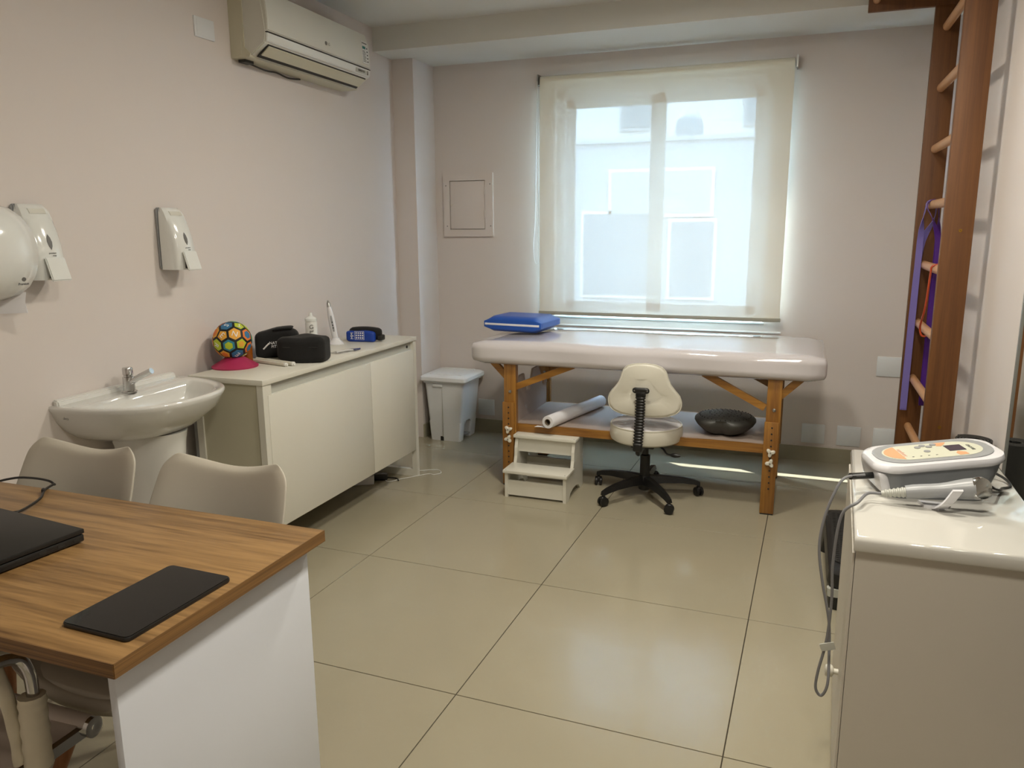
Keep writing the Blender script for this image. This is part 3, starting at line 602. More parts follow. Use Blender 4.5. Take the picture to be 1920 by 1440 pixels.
# ================================================================== PEDAL BIN
bn = thing('pedal_bin', 'white plastic pedal bin with hinged lid in the corner', 'bin', (-1.25, 1.93, 0))
def brect(x0, x1, y0, y1, z_, r=.025, n=4):
    o = []
    for cx_, cy_, a0 in ((x1-r, y1-r, 0), (x0+r, y1-r, PI/2), (x0+r, y0+r, PI), (x1-r, y0+r, 1.5*PI)):
        for k in range(n+1): a = a0+PI/2*k/n; o.append((cx_+r*math.cos(a), cy_+r*math.sin(a), z_))
    return o
b2 = bm_()
def bxy(z_): t = z_/.40; return (-1.357-.033*t, -1.145+.037*t, 1.819-.014*t, 2.078+.02*t)
def bring(z_, y0=None, y1=None, x1=None, r=.022):
    q = bxy(z_); return brect(q[0], q[1] if x1 is None else x1, q[2] if y0 is None else y0, q[3] if y1 is None else y1, z_, r)
loft(b2, [bring(.13), bring(.40)])                                   # upper body
loft(b2, [bring(.0, y1=1.885, r=.012), bring(.13, y1=1.885, r=.012)])    # near foot block
loft(b2, [bring(.0, y0=1.985, r=.012), bring(.13, y0=1.985, r=.012)])    # far foot block
loft(b2, [bring(.004, y0=1.884, y1=1.986, x1=-1.24, r=.002), bring(.13, y0=1.884, y1=1.986, x1=-1.24, r=.002)])
prism(b2, [(1.884, .108), (1.884, .131), (1.906, .131)], -1.24, -1.1345, 'x'); prism(b2, [(1.986, .108), (1.986, .131), (1.964, .131)], -1.24, -1.1345, 'x')
obj('body', b2, BINW, bn)
sbox('foot_notch', INK, (-1.285, -1.262, 1.8165, 1.83, 0, .03), bn)
sbox('pedal', GREYM, (-1.20, -1.135, 1.90, 1.97, .025, .036), bn, bev=.003)
b2 = bm_(); loft(b2, [brect(-1.40, -1.098, 1.795, 2.108, .395), brect(-1.40, -1.098, 1.795, 2.108, .405)]); obj('rim', b2, BINW, bn)
b2 = bm_(); loft(b2, [brect(-1.412, -1.082, 1.782, 2.118, .407), brect(-1.416, -1.078, 1.778, 2.12, .415), brect(-1.414, -1.08, 1.782, 2.118, .436), brect(-1.40, -1.094, 1.80, 2.10, .447), brect(-1.36, -1.13, 1.84, 2.06, .450)]); ld = obj('lid', b2, BINW, bn, ang=30)
for y_ in (1.84, 2.06): sbox('lid_rib', BINW, (-1.36, -1.13, y_-.012, y_+.012, .446, .455), ld, bev=.003)
sbox('handle', BINW, (-1.325, -1.255, 1.796, 1.806, .37, .39), bn, bev=.003)
sbox('panel_seam', GREYL, (-1.263, -1.2605, 1.8065, 1.815, .03, .39), bn)

# ================================================================== MASSAGE TABLE
mt = thing('massage_table', 'white vinyl massage table on adjustable varnished pine legs', 'massage table', (.16, 1.45, 0))
tcx, tcy = .162, 1.453
def dome(p):
    p = p.copy(); u, v = p.x/.9075, p.y/.366
    if p.z > 0: p.z += .012*(1-v*v)*(1-u**4)-.004*math.cos(u*7)*(1-v*v)
    p.y += .004*math.sin(u*9+p.z*20)*abs(v)**4
    return p
b2 = bm_(); rbox(b2, (1.815, .732, .125), .042, 22, dome, Matrix.Translation((tcx, tcy, .742))); mtr = obj('mattress', b2, VINYL, mt, ang=180)
b2 = bm_(); box(b2, -.70, 1.02, 1.13, 1.77, .683, .70); obj('base_board', b2, PINEX, mt, smooth=False)
for (xa, fy) in ((-.562, 1.118), (.804, 1.118), (-.562, 1.725), (.804, 1.725)):
    lp = bm_(); box(lp, xa+.004, xa+.072, fy+.004, fy+.045, .20, .680, bev=.002); leg = obj('leg', lp, PINE, mt)
    ext = bm_(); box(ext, xa, xa+.066, fy-.012, fy+.005, 0.006, .472, bev=.002); box(ext, xa, xa+.066, fy+.005, fy+.045, .006, .20, bev=.002); lo = obj('extension', ext, PINE, leg)
    sbox('foot_pad', INK, (xa+.002, xa+.064, fy-.011, fy+.044, 0, .006), leg)
    b2 = bm_(); lathe(b2, [(.009, 0), (.008, .004), (.003, .006)], 14, Matrix.Translation((xa+.04, fy+.004, .53)) @ Matrix.Rotation(PI/2, 4, 'X')); obj('bolt', b2, STEEL, leg)
    if fy < 1.3:
        for k in range(11):
            z_ = .445-.031*k
            if abs(z_-.322) < .016 or abs(z_-.268) < .016: continue
            b2 = bm_(); lathe(b2, [(.0045, 0), (.0045, .001)], 8, Matrix.Translation((xa+.036, fy-.0122, z_)) @ Matrix.Rotation(PI/2, 4, 'X')); obj('hole', b2, INK, leg)
        for z_, r_ in ((.322, .3), (.268, 1.2)):
            kb = bm_(); pts = []
            for k in range(30):
                a = 2*PI*k/30; rr = .0165+.0065*math.cos(3*a); pts.append((xa+.036+rr*math.cos(a+r_), z_+rr*math.sin(a+r_)))
            prism(kb, pts, fy-.012, fy-.028, 'y'); bmesh.ops.bevel(kb, geom=[e for e in kb.edges if all(abs(v.co.y-(fy-.028)) < 1e-5 for v in e.verts)], offset=.003, segments=1, affect='EDGES')
            ko = obj('knob', kb, CREAM, leg)
            b2 = bm_(); lathe(b2, [(.004, 0), (.004, .0015)], 10, Matrix.Translation((xa+.036, fy-.0282, z_)) @ Matrix.Rotation(PI/2, 4, 'X')); obj('knob_screw', b2, STEEL, ko)
for fy in (1.146, 1.748):
    for pa, pb2 in (((-.52, fy, .545), (-.17, fy, .69)), ((-.54, fy, .60), (-.63, fy, .69)), ((.80, fy, .535), (.50, fy, .69)), ((.85, fy, .58), (.96, fy, .69))):
        b2 = bm_(); bar(b2, pa, pb2, .034, .022); obj('brace', b2, PINEX, mt, smooth=False)
for xa in (-.532, .846):
    b2 = bm_(); bar(b2, (xa, 1.30, .675), (xa, 1.73, .60), .03, .02, (1, 0, 0)); obj('cross_brace', b2, PINEX, mt, smooth=False)
sh = sbox('shelf', SHELFT, (-.555, .868, 1.166, 1.722, .322, .346), mt)
sbox('shelf_front', PINEX, (-.49, .803, 1.150, 1.166, .302, .346), sh); sbox('shelf_rear', PINEX, (-.49, .803, 1.722, 1.738, .302, .346), sh)
ep_ = [(1.165, .30), (1.165, .55), (1.24, .60), (1.30, .60), (1.34, .49), (1.40, .49), (1.46, .60), (1.56, .60), (1.60, .545), (1.64, .47), (1.68, .47), (1.722, .53), (1.722, .30)]
for xa in (-.515, .84): b2 = bm_(); prism(b2, ep_, xa, xa+.012, 'x'); obj('end_panel', b2, SHELFT if xa < 0 else mat('birch_ply', 'c2ab84', .6), mt, smooth=False)

# pillow
PM = Matrix.Translation((-.575, 1.475, .866)) @ Matrix.Rotation(-.10, 4, 'Z')
pw = thing('pillow', 'blue vinyl head pillow with white piping on the massage table', 'pillow', (-.575, 1.475, .815))
def pil(p):
    p = p.copy(); u, v = p.x/.18, p.y/.14; e = max(abs(u), abs(v)); t = max(0, 1-e**5); p.z *= 1-.62*max(0, (abs(u)-.74)/.26)-.30*max(0, (abs(v)-.74)/.26)*(1-max(0, (abs(u)-.74)/.26)); return p
b2 = bm_(); rbox(b2, (.36, .28, .088), .006, 14, pil, PM); obj('cushion', b2, BLUE, pw, ang=40)
b2 = bm_(); box(b2, -.172, .168, -.1415, -.135, -.006, .006, bev=.002); b2.transform(PM); obj('piping', b2, PAPER, pw)

# paper roll on the shelf
pr_ = thing('paper_roll', 'white examination paper roll lying across the table shelf', 'paper roll', (-.24, 1.42, .346))
a_, e_ = Vector((-.300, 1.10, .381)), Vector((-.155, 1.70, .381)); d_ = (e_-a_).normalized()
RM = frame(a_, d_.cross(Vector((0, 0, 1))), (0, 0, 1)); RM = Matrix.Translation(a_) @ d_.to_track_quat('Z', 'Y').to_matrix().to_4x4(); L = (e_-a_).length
b2 = bm_(); lathe(b2, [(.0175, 0), (.0335, 0), (.0345, .003), (.0345, L-.003), (.0335, L), (.0175, L), (.0175, 0)], 36, RM, cap=False); obj('wound_paper', b2, PAPER, pr_)
b2 = bm_(); lathe(b2, [(.0145, -.002), (.0175, -.002), (.0175, L+.002), (.0145, L+.002), (.0145, -.002)], 24, RM, cap=False); obj('core', b2, CARD, pr_)
b2 = bm_(); sd_ = Vector((-d_.y, d_.x, 0)); rows = []
for k in range(7):
    t = k/6; off = -sd_*0; rows.append([tuple(a_+d_*(L*s)+sd_*(.0+.085*t)*(1 if s < .55 else .75)+Vector((0, 0, -.0338+.0035*math.sin(t*5+s*7)*t)) ) for s in (.0, .12, .25, .4, .55, .7, .8)])
loft(b2, rows, cap=False, closed=False); fo = obj('loose_sheet', b2, PAPER, pr_)

# balance cushion
bcx, bcy = .60, 1.335
bl = thing('balance_cushion', 'black inflatable balance cushion on the table shelf', 'balance cushion', (bcx, bcy, .346))
b2 = bm_(); prof = [(.02, .347), (.075, .348), (.112, .362), (.144, .392), (.156, .412), (.154, .424)]
seg = 48; rings = []
for r_, z_ in prof+[(.143, .434), (.10, .446), (.05, .452), (.005, .453)]:
    ring = []
    for i in range(seg):
        a = 2*PI*i/seg; dent = math.exp(-((a-1.48*PI)/.20)**2)*(1 if r_ > .06 and z_ < .43 else .25)-.25*math.exp(-((abs(a-1.48*PI)-.5)/.25)**2)*(z_ < .43); rr = r_*(1-.20*dent); ring.append((bcx+rr*math.cos(a), bcy+rr*math.sin(a), z_+(.008*max(0, dent) if z_ > .4 else 0)))
    rings.append(ring)
loft(b2, rings); obj('bladder', b2, mat('grey_rubber', '42423f', .5, var=.08), bl, ang=60)
b2 = bm_()
for k in range(5):
    r_ = .03+.025*k
    for i in range(6+k*7):
        a = 2*PI*i/(6+k*7); rbox(b2, (.007, .007, .004), .002, 1, None, Matrix.Translation((bcx+r_*math.cos(a), bcy+r_*math.sin(a), .453-.012*(r_/.14)**2-.003*(r_ > .1))))
nub = obj('nubs', b2, RUBB, bl); nub['kind'] = 'stuff'

# ================================================================== STEP STOOL
ss = thing('step_stool', 'white two-step wooden stool in front of the massage table', 'step stool', (-.315, 1.08, 0))
side = [(.925, 0), (.925, .135), (1.045, .135), (1.062, .15), (1.075, .185), (1.078, .23), (1.088, .262), (1.095, .285), (1.255, .285), (1.255, 0), (1.20, 0), (1.17, .028), (1.12, .04), (1.06, .04), (1.01, .028), (.985, 0)]
for xa in (-.482, -.161): b2 = bm_(); prism(b2, side, xa, xa+.017, 'x'); obj('side_panel', b2, WLAM, ss, smooth=False)
sbox('tread', WLAM, (-.489, -.137, .912, 1.06, .135, .151), ss, bev=.0015); sbox('tread', WLAM, (-.489, -.137, 1.078, 1.262, .285, .301), ss, bev=.0015)
sbox('riser', WLAM, (-.465, -.161, .932, .946, .012, .092), ss); sbox('riser', WLAM, (-.465, -.161, 1.104, 1.118, .205, .285), ss)
sbox('back_rail', WLAM, (-.465, -.161, 1.232, 1.246, .02, .14), ss)
for x_, y_, z_ in ((-.475, .925, .151), (-.15, .925, .151), (-.475, 1.092, .301), (-.15, 1.092, .301)):
    b2 = bm_(); lathe(b2, [(.003, 0), (.003, .0006)], 8, Matrix.Translation((x_, y_, z_))); obj('screw', b2, GREYI, ss)

# ================================================================== ROLLING STOOL
SX, SY = .213, 1.19
st = thing('rolling_stool', 'cream vinyl rolling stool with backrest and black five-star base', 'stool', (SX, SY, 0))
hub = bm_(); lathe(hub, [(.025, .035), (.032, .04), (.035, .10), (.03, .112), (.026, .115)], 24, Matrix.Translation((SX, SY, 0))); obj('hub', hub, BLACKP, st)
col_ = bm_(); lathe(col_, [(.0265, .11), (.0265, .225), (.02, .228), (.017, .23), (.017, .315)], 24, Matrix.Translation((SX, SY, 0))); obj('gas_column', col_, BLACKP, st)
for k in range(5):
    a = PI/2+2*PI*k/5; c, s = math.cos(a), math.sin(a); ex, ey = SX+.286*c, SY+.286*s
    b2 = bm_(); rr = []
    for t, z_, hw, hh in ((.02, .09, .026, .022), (.10, .094, .023, .018), (.2, .088, .019, .014), (.26, .078, .016, .012), (.292, .068, .014, .010)):
        rr.append([(SX+c*t-s*u, SY+s*t+c*u, z_+v) for u, v in ((-hw, -hh), (-hw*.6, hh), (hw*.6, hh), (hw, -hh))])
    loft(b2, rr); ar = obj('arm', b2, BLACKP, st, ang=60)
    b2 = bm_(); lathe(b2, [(.008, .045), (.008, .072)], 10, Matrix.Translation((ex, ey, 0))); obj('stem', b2, BLACKP, ar)
    a2 = a+1.1+k; b2 = bm_()
    for sgn in (-1, 1): lathe(b2, [(.012, 0), (.0235, .002), (.025, .008), (.0235, .014), (.012, .016)], 20, Matrix.Translation((ex, ey, .025)) @ Matrix.Rotation(a2, 4, 'Z') @ Matrix.Rotation(PI/2, 4, 'X') @ Matrix.Translation((0, 0, .004 if sgn > 0 else -.020)))
    rbox(b2, (.034, .026, .034), .012, 5, None, Matrix.Translation((ex, ey, .036)) @ Matrix.Rotation(a2, 4, 'Z'))
    obj('caster', b2, BLACKP, ar)
b2 = bm_(); rb_ = [(.05, .31), (.168, .312), (.183, .322), (.188, .34), (.188, .38), (.184, .394), (.178, .398)]
lathe(b2, rb_, 48, Matrix.Translation((SX, SY, 0))); seat = obj('seat', b2, CREAM, st)
b2 = bm_(); rings = []
for r_, z_ in ((.180, .397), (.172, .402), (.15, .404), (.10, .409), (.05, .413), (.004, .414)):
    rings.append([(SX+r_*math.cos(2*PI*i/72), SY+r_*math.sin(2*PI*i/72), z_+(.003*math.sin(i*PI/3) if .14 < r_ < .175 else 0)) for i in range(72)])
loft(b2, rings); obj('seat_top', b2, CREAMT, seat, ang=70)
b2 = bm_(); tube(b2, [(SX+.183*math.cos(2*PI*i/40), SY+.183*math.sin(2*PI*i/40), .397) for i in range(41)], .0035, 6, 1, False); obj('seat_piping', b2, CREAM, seat)
sbox('mechanism', BLACKP, (SX-.06, SX+.06, SY-.10, SY+.06, .285, .312), st, bev=.006)
b2 = bm_(); tube(b2, [(SX+.05, SY-.02, .295), (SX+.10, SY-.06, .285), (SX+.125, SY-.08, .265), (SX+.15, SY-.085, .262)], .005, 8); tube(b2, [(SX+.145, SY-.085, .262), (SX+.17, SY-.087, .262), (SX+.195, SY-.089, .263)], [.006, .009, .011, .012, .012, .011, .010, .008, .006], 10, 4); obj('height_lever', b2, BLACKP, st)
BKX, BKY = .228, 1.0
prof = [(0, .742), (.045, .739), (.082, .727), (.104, .705), (.115, .672), (.128, .64), (.15, .61), (.172, .582), (.182, .552), (.178, .522), (.158, .498), (.118, .484), (.06, .478), (0, .477)]
out = [(BKX+x_, z_) for x_, z_ in prof]+[(BKX-x_, z_) for x_, z_ in prof[-2:0:-1]]
cxz = (BKX, .60)
def bkr(s_, y_, crv=.03): return [((cxz[0]+(x_-cxz[0])*s_), y_+crv*((x_-BKX)/.18)**2, cxz[1]+(z_-cxz[1])*s_) for x_, z_ in out]
b2 = bm_(); loft(b2, [bkr(.5, BKY-.002), bkr(.93, BKY), bkr(1, BKY+.006), bkr(1.012, BKY+.012), bkr(1, BKY+.018), bkr(1.0, BKY+.04), bkr(.93, BKY+.053), bkr(.5, BKY+.06)]); bkt = obj('backrest', b2, CREAM, st, ang=60)
b2 = bm_(); pts = bkr(1.012, BKY+.010); tube(b2, pts+[pts[0]], .003, 6, 2); obj('back_piping', b2, CREAM, bkt)
b2 = bm_(); rbox(b2, (.085, .02, .03), .014, 6, None, Matrix.Translation((.219, BKY-.013, .612))); box(b2, .194, .244, BKY-.024, BKY-.004, .578, .608, bev=.006); brk = obj('back_bracket', b2, BLACKP, st)
for x_ in (.188, .252): b2 = bm_(); lathe(b2, [(.004, 0), (.003, .002)], 8, Matrix.Translation((x_, BKY-.0225, .612)) @ Matrix.Rotation(PI/2, 4, 'X')); obj('bracket_screw', b2, STEEL, brk)
b2 = bm_(); rr = []
NB = 17
for i in range(NB*6+1):
    t = i/(NB*6); z_ = .59-.25*t; x_ = .219-.006*t; y_ = BKY-.018+.012*math.sin(t*PI*.9)-.012*t; q = .0205+.0035*math.cos(2*PI*i/6)
    rr.append([(x_+q*1.12*math.cos(2*PI*k/14), y_+q*.62*math.sin(2*PI*k/14), z_) for k in range(14)])
loft(b2, rr); obj('bellows', b2, BLACKP, st, ang=60)
b2 = bm_(); rbox(b2, (.046, .03, .045), .010, 5, None, Matrix.Translation((.213, BKY-.028, .325))); obj('bellows_foot', b2, BLACKP, st)
b2 = bm_(); tube(b2, [(.213, BKY-.022, .325), (.213, BKY-.015, .298), (.213, BKY+.02, .29), (.213, SY-.06, .298)], .014, 8, 5, rx=.02); obj('back_arm', b2, BLACKP, st)

# ================================================================== STALL BARS
sb = thing('stall_bars', 'tall wooden stall bars with pale rungs on the right wall', 'stall bars', (1.5, 1.14, 0))
UX0, UX1 = 1.431, 1.537; ZTOP = 2.52
for fy in (.72, 1.55):
    up_ = sbox('upright', BARW, (UX0, UX1, fy, fy+.035, 0, ZTOP), sb, bev=.004)
    for z_ in (.16, 2.47): 
        sbox('wall_bracket', STEEL, (UX1, XR, fy+.008, fy+.026, z_-.02, z_+.02), up_)
    if fy < 1:
        for z_ in (.60, 1.385):
            b2 = bm_(); lathe(b2, [(.0028, 0), (.006, 0), (.0058, .0015), (.0028, .0015), (.0028, 0)], 12, Matrix.Translation((1.492, fy-.0003, z_)) @ Matrix.Rotation(PI/2, 4, 'X'), cap=False); obj('screw_cup', b2, GOLD, up_)
for z_ in (2.305, 2.035, 1.76, 1.50, 1.215, .93, .65, .40, .14):
    b2 = bm_(); tube(b2, [(1.484, .74, z_), (1.484, 1.15, z_), (1.484, 1.565, z_)], .0205, 16, 4, False, rx=.0175); obj('rung', b2, RUNG, sb)
for fy in (.72, 1.548):
    br_ = sbox('top_arm', BARW, (1.144, UX1, fy+.0, fy+.03, 2.396, ZTOP), sb, bev=.004)
b2 = bm_(); tube(b2, [(1.178, .735, 2.445), (1.178, 1.1, 2.445), (1.178, 1.56, 2.445)], .017, 16, 4, False); obj('pull_up_bar', b2, RUNG, sb)
sbox('top_rail', BARW, (UX1-.03, UX1-.002, .755, 1.55, 2.43, ZTOP), sb, bev=.003)
# bands: flat latex loops hooked over a rung, strands turned to face the room below it
def band(name, lab, pts_, m_, wd, grp=None):
    b2 = bm_(); P = crom(pts_, 6); rows = []
    for i, p in enumerate(P):
        d = (P[min(i+1, len(P)-1)]-P[max(i-1, 0)]).normalized(); k = min(1, max(0, (1.46-p.z)/.12))
        u = Vector((k, 1-k, 0)); u = (u-d*u.dot(d)).normalized(); v = d.cross(u).normalized()
        rows.append([p+u*wd/2+v*.0012, p-u*wd/2+v*.0012, p-u*wd/2-v*.0012, p+u*wd/2-v*.0012])
    loft(b2, rows); return tag(obj(name, b2, m_), lab, 'exercise band', grp)
zr = 1.50
band('exercise_band', 'lilac flat exercise band looped over a rung of the stall bars', [(1.450, 1.49, 1.0), (1.452, 1.49, 1.38), (1.461, 1.49, zr-.02), (1.466, 1.49, zr+.012), (1.484, 1.49, zr+.0225), (1.502, 1.49, zr+.012), (1.507, 1.495, zr-.02), (1.50, 1.51, 1.42), (1.46, 1.518, 1.30), (1.451, 1.52, 1.0), (1.449, 1.52, .62), (1.449, 1.512, .51), (1.449, 1.50, .495), (1.449, 1.492, .51), (1.449, 1.49, .62), (1.450, 1.49, 1.0)], LILAC, .028, 'flat exercise bands')
band('exercise_band', 'dark purple flat exercise band hanging behind the lilac one', [(1.517, 1.40, 1.0), (1.517, 1.40, 1.30), (1.490, 1.405, 1.42), (1.461, 1.42, zr-.02), (1.466, 1.42, zr+.012), (1.484, 1.42, zr+.0225), (1.502, 1.42, zr+.012), (1.508, 1.425, zr-.02), (1.517, 1.43, 1.36), (1.517, 1.43, 1.0), (1.517, 1.43, .62), (1.517, 1.424, .555), (1.517, 1.415, .54), (1.517, 1.406, .555), (1.517, 1.40, .62), (1.517, 1.40, 1.0)], PURP, .024, 'flat exercise bands')
b2 = bm_(); tube(b2, [(1.484, 1.12, 1.2365), (1.462, 1.12, 1.226), (1.4595, 1.125, 1.19), (1.4575, 1.16, 1.05), (1.4555, 1.23, .97), (1.4575, 1.26, .935), (1.466, 1.255, .905), (1.484, 1.24, .9055), (1.5, 1.22, .93), (1.51, 1.17, 1.08), (1.507, 1.13, 1.2), (1.484, 1.12, 1.2365)], .0045, 8, 6); tag(obj('resistance_tube', b2, REDT), 'red rubber resistance tube tied round two rungs', 'exercise tube')

# ================================================================== RIGHT CABINET
rc = thing('low_cabinet', 'white cabinet with glossy rounded top at the right edge', 'cabinet', (1.26, -.68, 0))
RZ = .76
def rcx(y_): return 1.077+.025*(y_+1.0)/.68          # left face, slightly out of square
b2 = bm_(); loft(b2, [[(rcx(-1.02), -1.02, z_), (1.455, -1.02, z_), (1.468, -.325, z_), (rcx(-.325), -.325, z_)] for z_ in (.0, RZ-.036)]); obj('carcass', b2, mat('cabinet_melamine', 'c3bdb2', .42, var=.01), rc, smooth=False)
b2 = bm_(); loft(b2, [[(rcx(-1.02)-.006+i_, -1.032+i_, z_), (1.462-i_, -1.032+i_, z_), (1.474-i_, -.318-i_, z_), (rcx(-.325)-.004+i_, -.318-i_, z_)] for i_, z_ in ((.004, RZ-.036), (0, RZ-.031), (0, RZ-.012), (.003, RZ-.004), (.009, RZ))]); obj('top', b2, GLOSSW, rc, ang=60)
for k, (z0_, z1_) in enumerate(((.06, .715),)):
    b2 = bm_(); loft(b2, [[(rcx(-1.015)-.001, -1.015, z_), (rcx(-.33)-.001, -.33, z_), (rcx(-.33)-.006, -.33, z_), (rcx(-1.015)-.006, -1.015, z_)] for z_ in (z0_, z1_)]); drw = obj('door', b2, mat('cabinet_melamine', 'c3bdb2'), rc, smooth=False)
    b2 = bm_(); lathe(b2, [(.007, 0), (.007, .010), (.014, .014), (.017, .022), (.014, .03), (.005, .033)], 18, Matrix.Translation((rcx(-.80)-.006, -.80, .305)) @ Matrix.Rotation(-PI/2, 4, 'Y')); obj('knob', b2, CREAM, drw)

# ultrasound therapy unit: wedge that rises towards its rear (right) end
uang = math.radians(13); UO = Vector((1.258, -.648, RZ))
UM = Matrix.Translation(UO) @ Matrix.Rotation(uang, 4, 'Z')
us = thing('therapy_unit', 'white and grey ultrasound therapy unit on the right cabinet', 'medical device', UO)
TLT = .13
def stad(hx, hy, r, z_, tilt=0, n=7, oy=0, ox=0):
    o = []
    for cx_, cy_, a0 in ((hx-r, hy-r, 0), (-hx+r, hy-r, PI/2), (-hx+r, -hy+r, PI), (hx-r, -hy+r, 1.5*PI)):
        for k in range(n+1):
            a = a0+PI/2*k/n; x_, y_ = cx_+r*math.cos(a)+ox, cy_+r*math.sin(a)+oy; o.append((x_, y_, z_+tilt*x_))
    return o
b2 = bm_(); loft(b2, [stad(.112, .078, .035, .0, 0, ox=-.006), stad(.116, .081, .038, .005, 0, ox=-.006), stad(.134, .086, .045, .058, TLT*.8), stad(.141, .088, .05, .078, TLT)]); b2.transform(UM); obj('lower_case', b2, GREYD, us, ang=50)
b2 = bm_(); loft(b2, [stad(.141, .088, .05, .077, TLT), stad(.149, .093, .056, .081, TLT), stad(.150, .094, .057, .088, TLT), stad(.146, .090, .056, .097, TLT), stad(.136, .081, .053, .0985, TLT)]); b2.transform(UM); obj('upper_case', b2, DEVW, us, ang=50)
b2 = bm_(); loft(b2, [stad(.133, .077, .066, .096, TLT), stad(.133, .077, .066, .1005, TLT), stad(.129, .073, .066, .1025, TLT), stad(.116, .060, .057, .1005, TLT)]); b2.transform(UM); obj('bezel', b2, GREYM, us, ang=30)
b2 = bm_(); loft(b2, [stad(.113, .057, .055, .098, TLT), stad(.113, .057, .055, .1012, TLT)]); b2.transform(UM); up2 = obj('control_panel', b2, DEVP, us, ang=30)
b2 = bm_(); rbox(b2, (.03, .15, .058), .014, 5, lambda p: p+Vector((-.25*p.z, 0, 0)), UM @ Matrix.Translation((-.126, 0, .034))); obj('end_cap', b2, DEVW, us)
def onp(x_, y_, rot=0): return UM @ Matrix.Translation((x_, y_, .1013+TLT*x_)) @ Matrix.Rotation(-math.atan(TLT), 4, 'Y') @ Matrix.Rotation(rot, 4, 'Z')
def flat(name, pts, x_, y_, m_, h=.0006, rot=0):
    b2 = bm_(); prism(b2, pts, 0, h, 'z'); b2.transform(onp(x_, y_, rot)); return obj(name, b2, m_, up2, smooth=False)
def ell(a, c, n=20, s=0, e=2*PI): return [(a*math.cos(s+(e-s)*k/n), c*math.sin(s+(e-s)*k/n)) for k in range(n+(0 if abs(e-s-2*PI) < 1e-6 else 1))]
flat('display', [(-.019, -.022), (.019, -.022), (.019, .022), (-.019, .022)], .055, .004, SCREEN, .001)
flat('peach_arc', [(-.055+.055*math.cos(a), .054*math.sin(a)) for a in [PI*(.62+.76*k/16) for k in range(17)]], 0, 0, PEACH)
flat('peach_arc', [(.022, .053), (.052, .053), (.042, .036), (.032, .026), (.022, .03)], 0, 0, PEACH); flat('peach_arc', [(.052, -.022), (.066, -.034), (.068, -.05), (.046, -.053), (.044, -.035)], 0, 0, PEACH)
for x_, y_ in ((-.022, .030), (-.008, .040), (.004, .028), (.018, .042), (-.012, -.006)): flat('button', ell(.0075, .008), x_, y_, GREYM, .0016)
text('brand_print', 'Sonopulse', .015, PINKI, up2, onp(-.07, 0, PI/2), .0003); text('maker_print', 'IBRAMED', .011, INK, up2, onp(.090, .0, PI/2), .0003)
for k in range(4): flat('print_dot', ell(.0025, .0018, 8), -.055+.018*k, -.038, GREYI)
# applicator in its cradle
cr = bm_(); pts = [(1.222, -.765), (1.232, -.795), (1.262, -.806), (1.282, -.79), (1.292, -.765)]; prism(cr, pts, RZ, RZ+.008, 'z'); 
rows = []
for k in range(9):
    t = k/8; c = Vector((1.258+.034*t, -.800-.0275*math.sin(min(1, t*1.6)*PI/2), RZ+.004+.056*t**1.2)); wv = Vector((.011, .004, 0)); hv = Vector((0, .0035, .001)); rows.append([c-wv-hv, c+wv-hv, c+wv+hv, c-wv+hv])
loft(cr, rows); cra = obj('cradle', cr, DEVW, us, ang=40)
aw0, aw1 = Vector((1.190, -.797, RZ+.034)), Vector((1.343, -.793, RZ+.060)); ad_ = (aw1-aw0).normalized()
ap = thing('applicator', 'grey ultrasound applicator with round metal head in its cradle', 'applicator', (aw0+aw1)/2-Vector((0, 0, .02)))
b2 = bm_(); tube(b2, [aw0+ad_*(.142*k/8) for k in range(9)], [.0155, .017, .017, .0165, .0165, .018, .021, .0235, .0245], 20, 1, False); obj('handle', b2, GREYM, ap, ang=50)
hd = (Vector((.5, -.8, .25))).normalized(); hc = aw1-ad_*.004
b2 = bm_(); lathe(b2, [(.023, -.018), (.0265, -.004), (.0265, .008), (.024, .013), (.010, .0155), (.001, .016)], 28, Matrix.Translation(hc) @ hd.to_track_quat('Z', 'Y').to_matrix().to_4x4()); obj('metal_head', b2, CHROME, ap)
b2 = bm_(); sr = aw0-ad_*.052; rr_ = []
for k in range(25): rr_.append(.0065+.005*k/24+(.002 if k % 4 < 2 and k > 3 else 0))
tube(b2, [sr+ad_*(.054*k/24) for k in range(25)], rr_, 12, 1, False); obj('strain_relief', b2, GREYL, ap, ang=30)
b2 = bm_(); C2 = [sr, sr+Vector((-.03, -.006, -.002)), (1.085, -.86, RZ+.018), (1.052, -.86, RZ-.02), (1.042, -.86, .62), (1.046, -.86, .53), (1.042, -.86, .42), (1.028, -.86, .33), (1.026, -.86, .285), (1.040, -.86, .268), (1.052, -.86, .30), (1.052, -.84, .36), (1.046, -.82, .45), (1.024, -.81, .55), (1.012, -.80, .63), (1.018, -.79, .70), (1.038, -.78, .77), (1.06, -.765, .805), (1.105, -.735, .808)]
tube(b2, C2, .0036, 8, 8); cb_ = obj('cable', b2, GREYC, ap)
b2 = bm_(); pl0 = UM @ Vector((-.138, -.03, .042)); pl1 = Vector((1.072, -.752, .806)); tube(b2, [pl0, pl0.lerp(pl1, .5), pl1], .0085, 10, 2, False); obj('plug', b2, BLACKP, cb_)
b2 = bm_(); rbox(b2, (.034, .004, .02), .002, 3, None, Matrix.Translation((1.045, -.866, .405)) @ Matrix.Rotation(-.35, 4, 'Y')); obj('cable_tag', b2, GREYL, cb_)
b2 = bm_(); u0 = UM @ Vector((.118, -.03, .03)); tube(b2, [u0, u0+Vector((.03, -.006, -.012)), (1.43, -.60, RZ+.006), (1.453, -.575, RZ+.006), (1.448, -.53, RZ+.012), (1.415, -.50, RZ+.022), (1.37, -.49, RZ+.03)], .0034, 8, 8); pcb = obj('power_cable', b2, BLACKP, us)

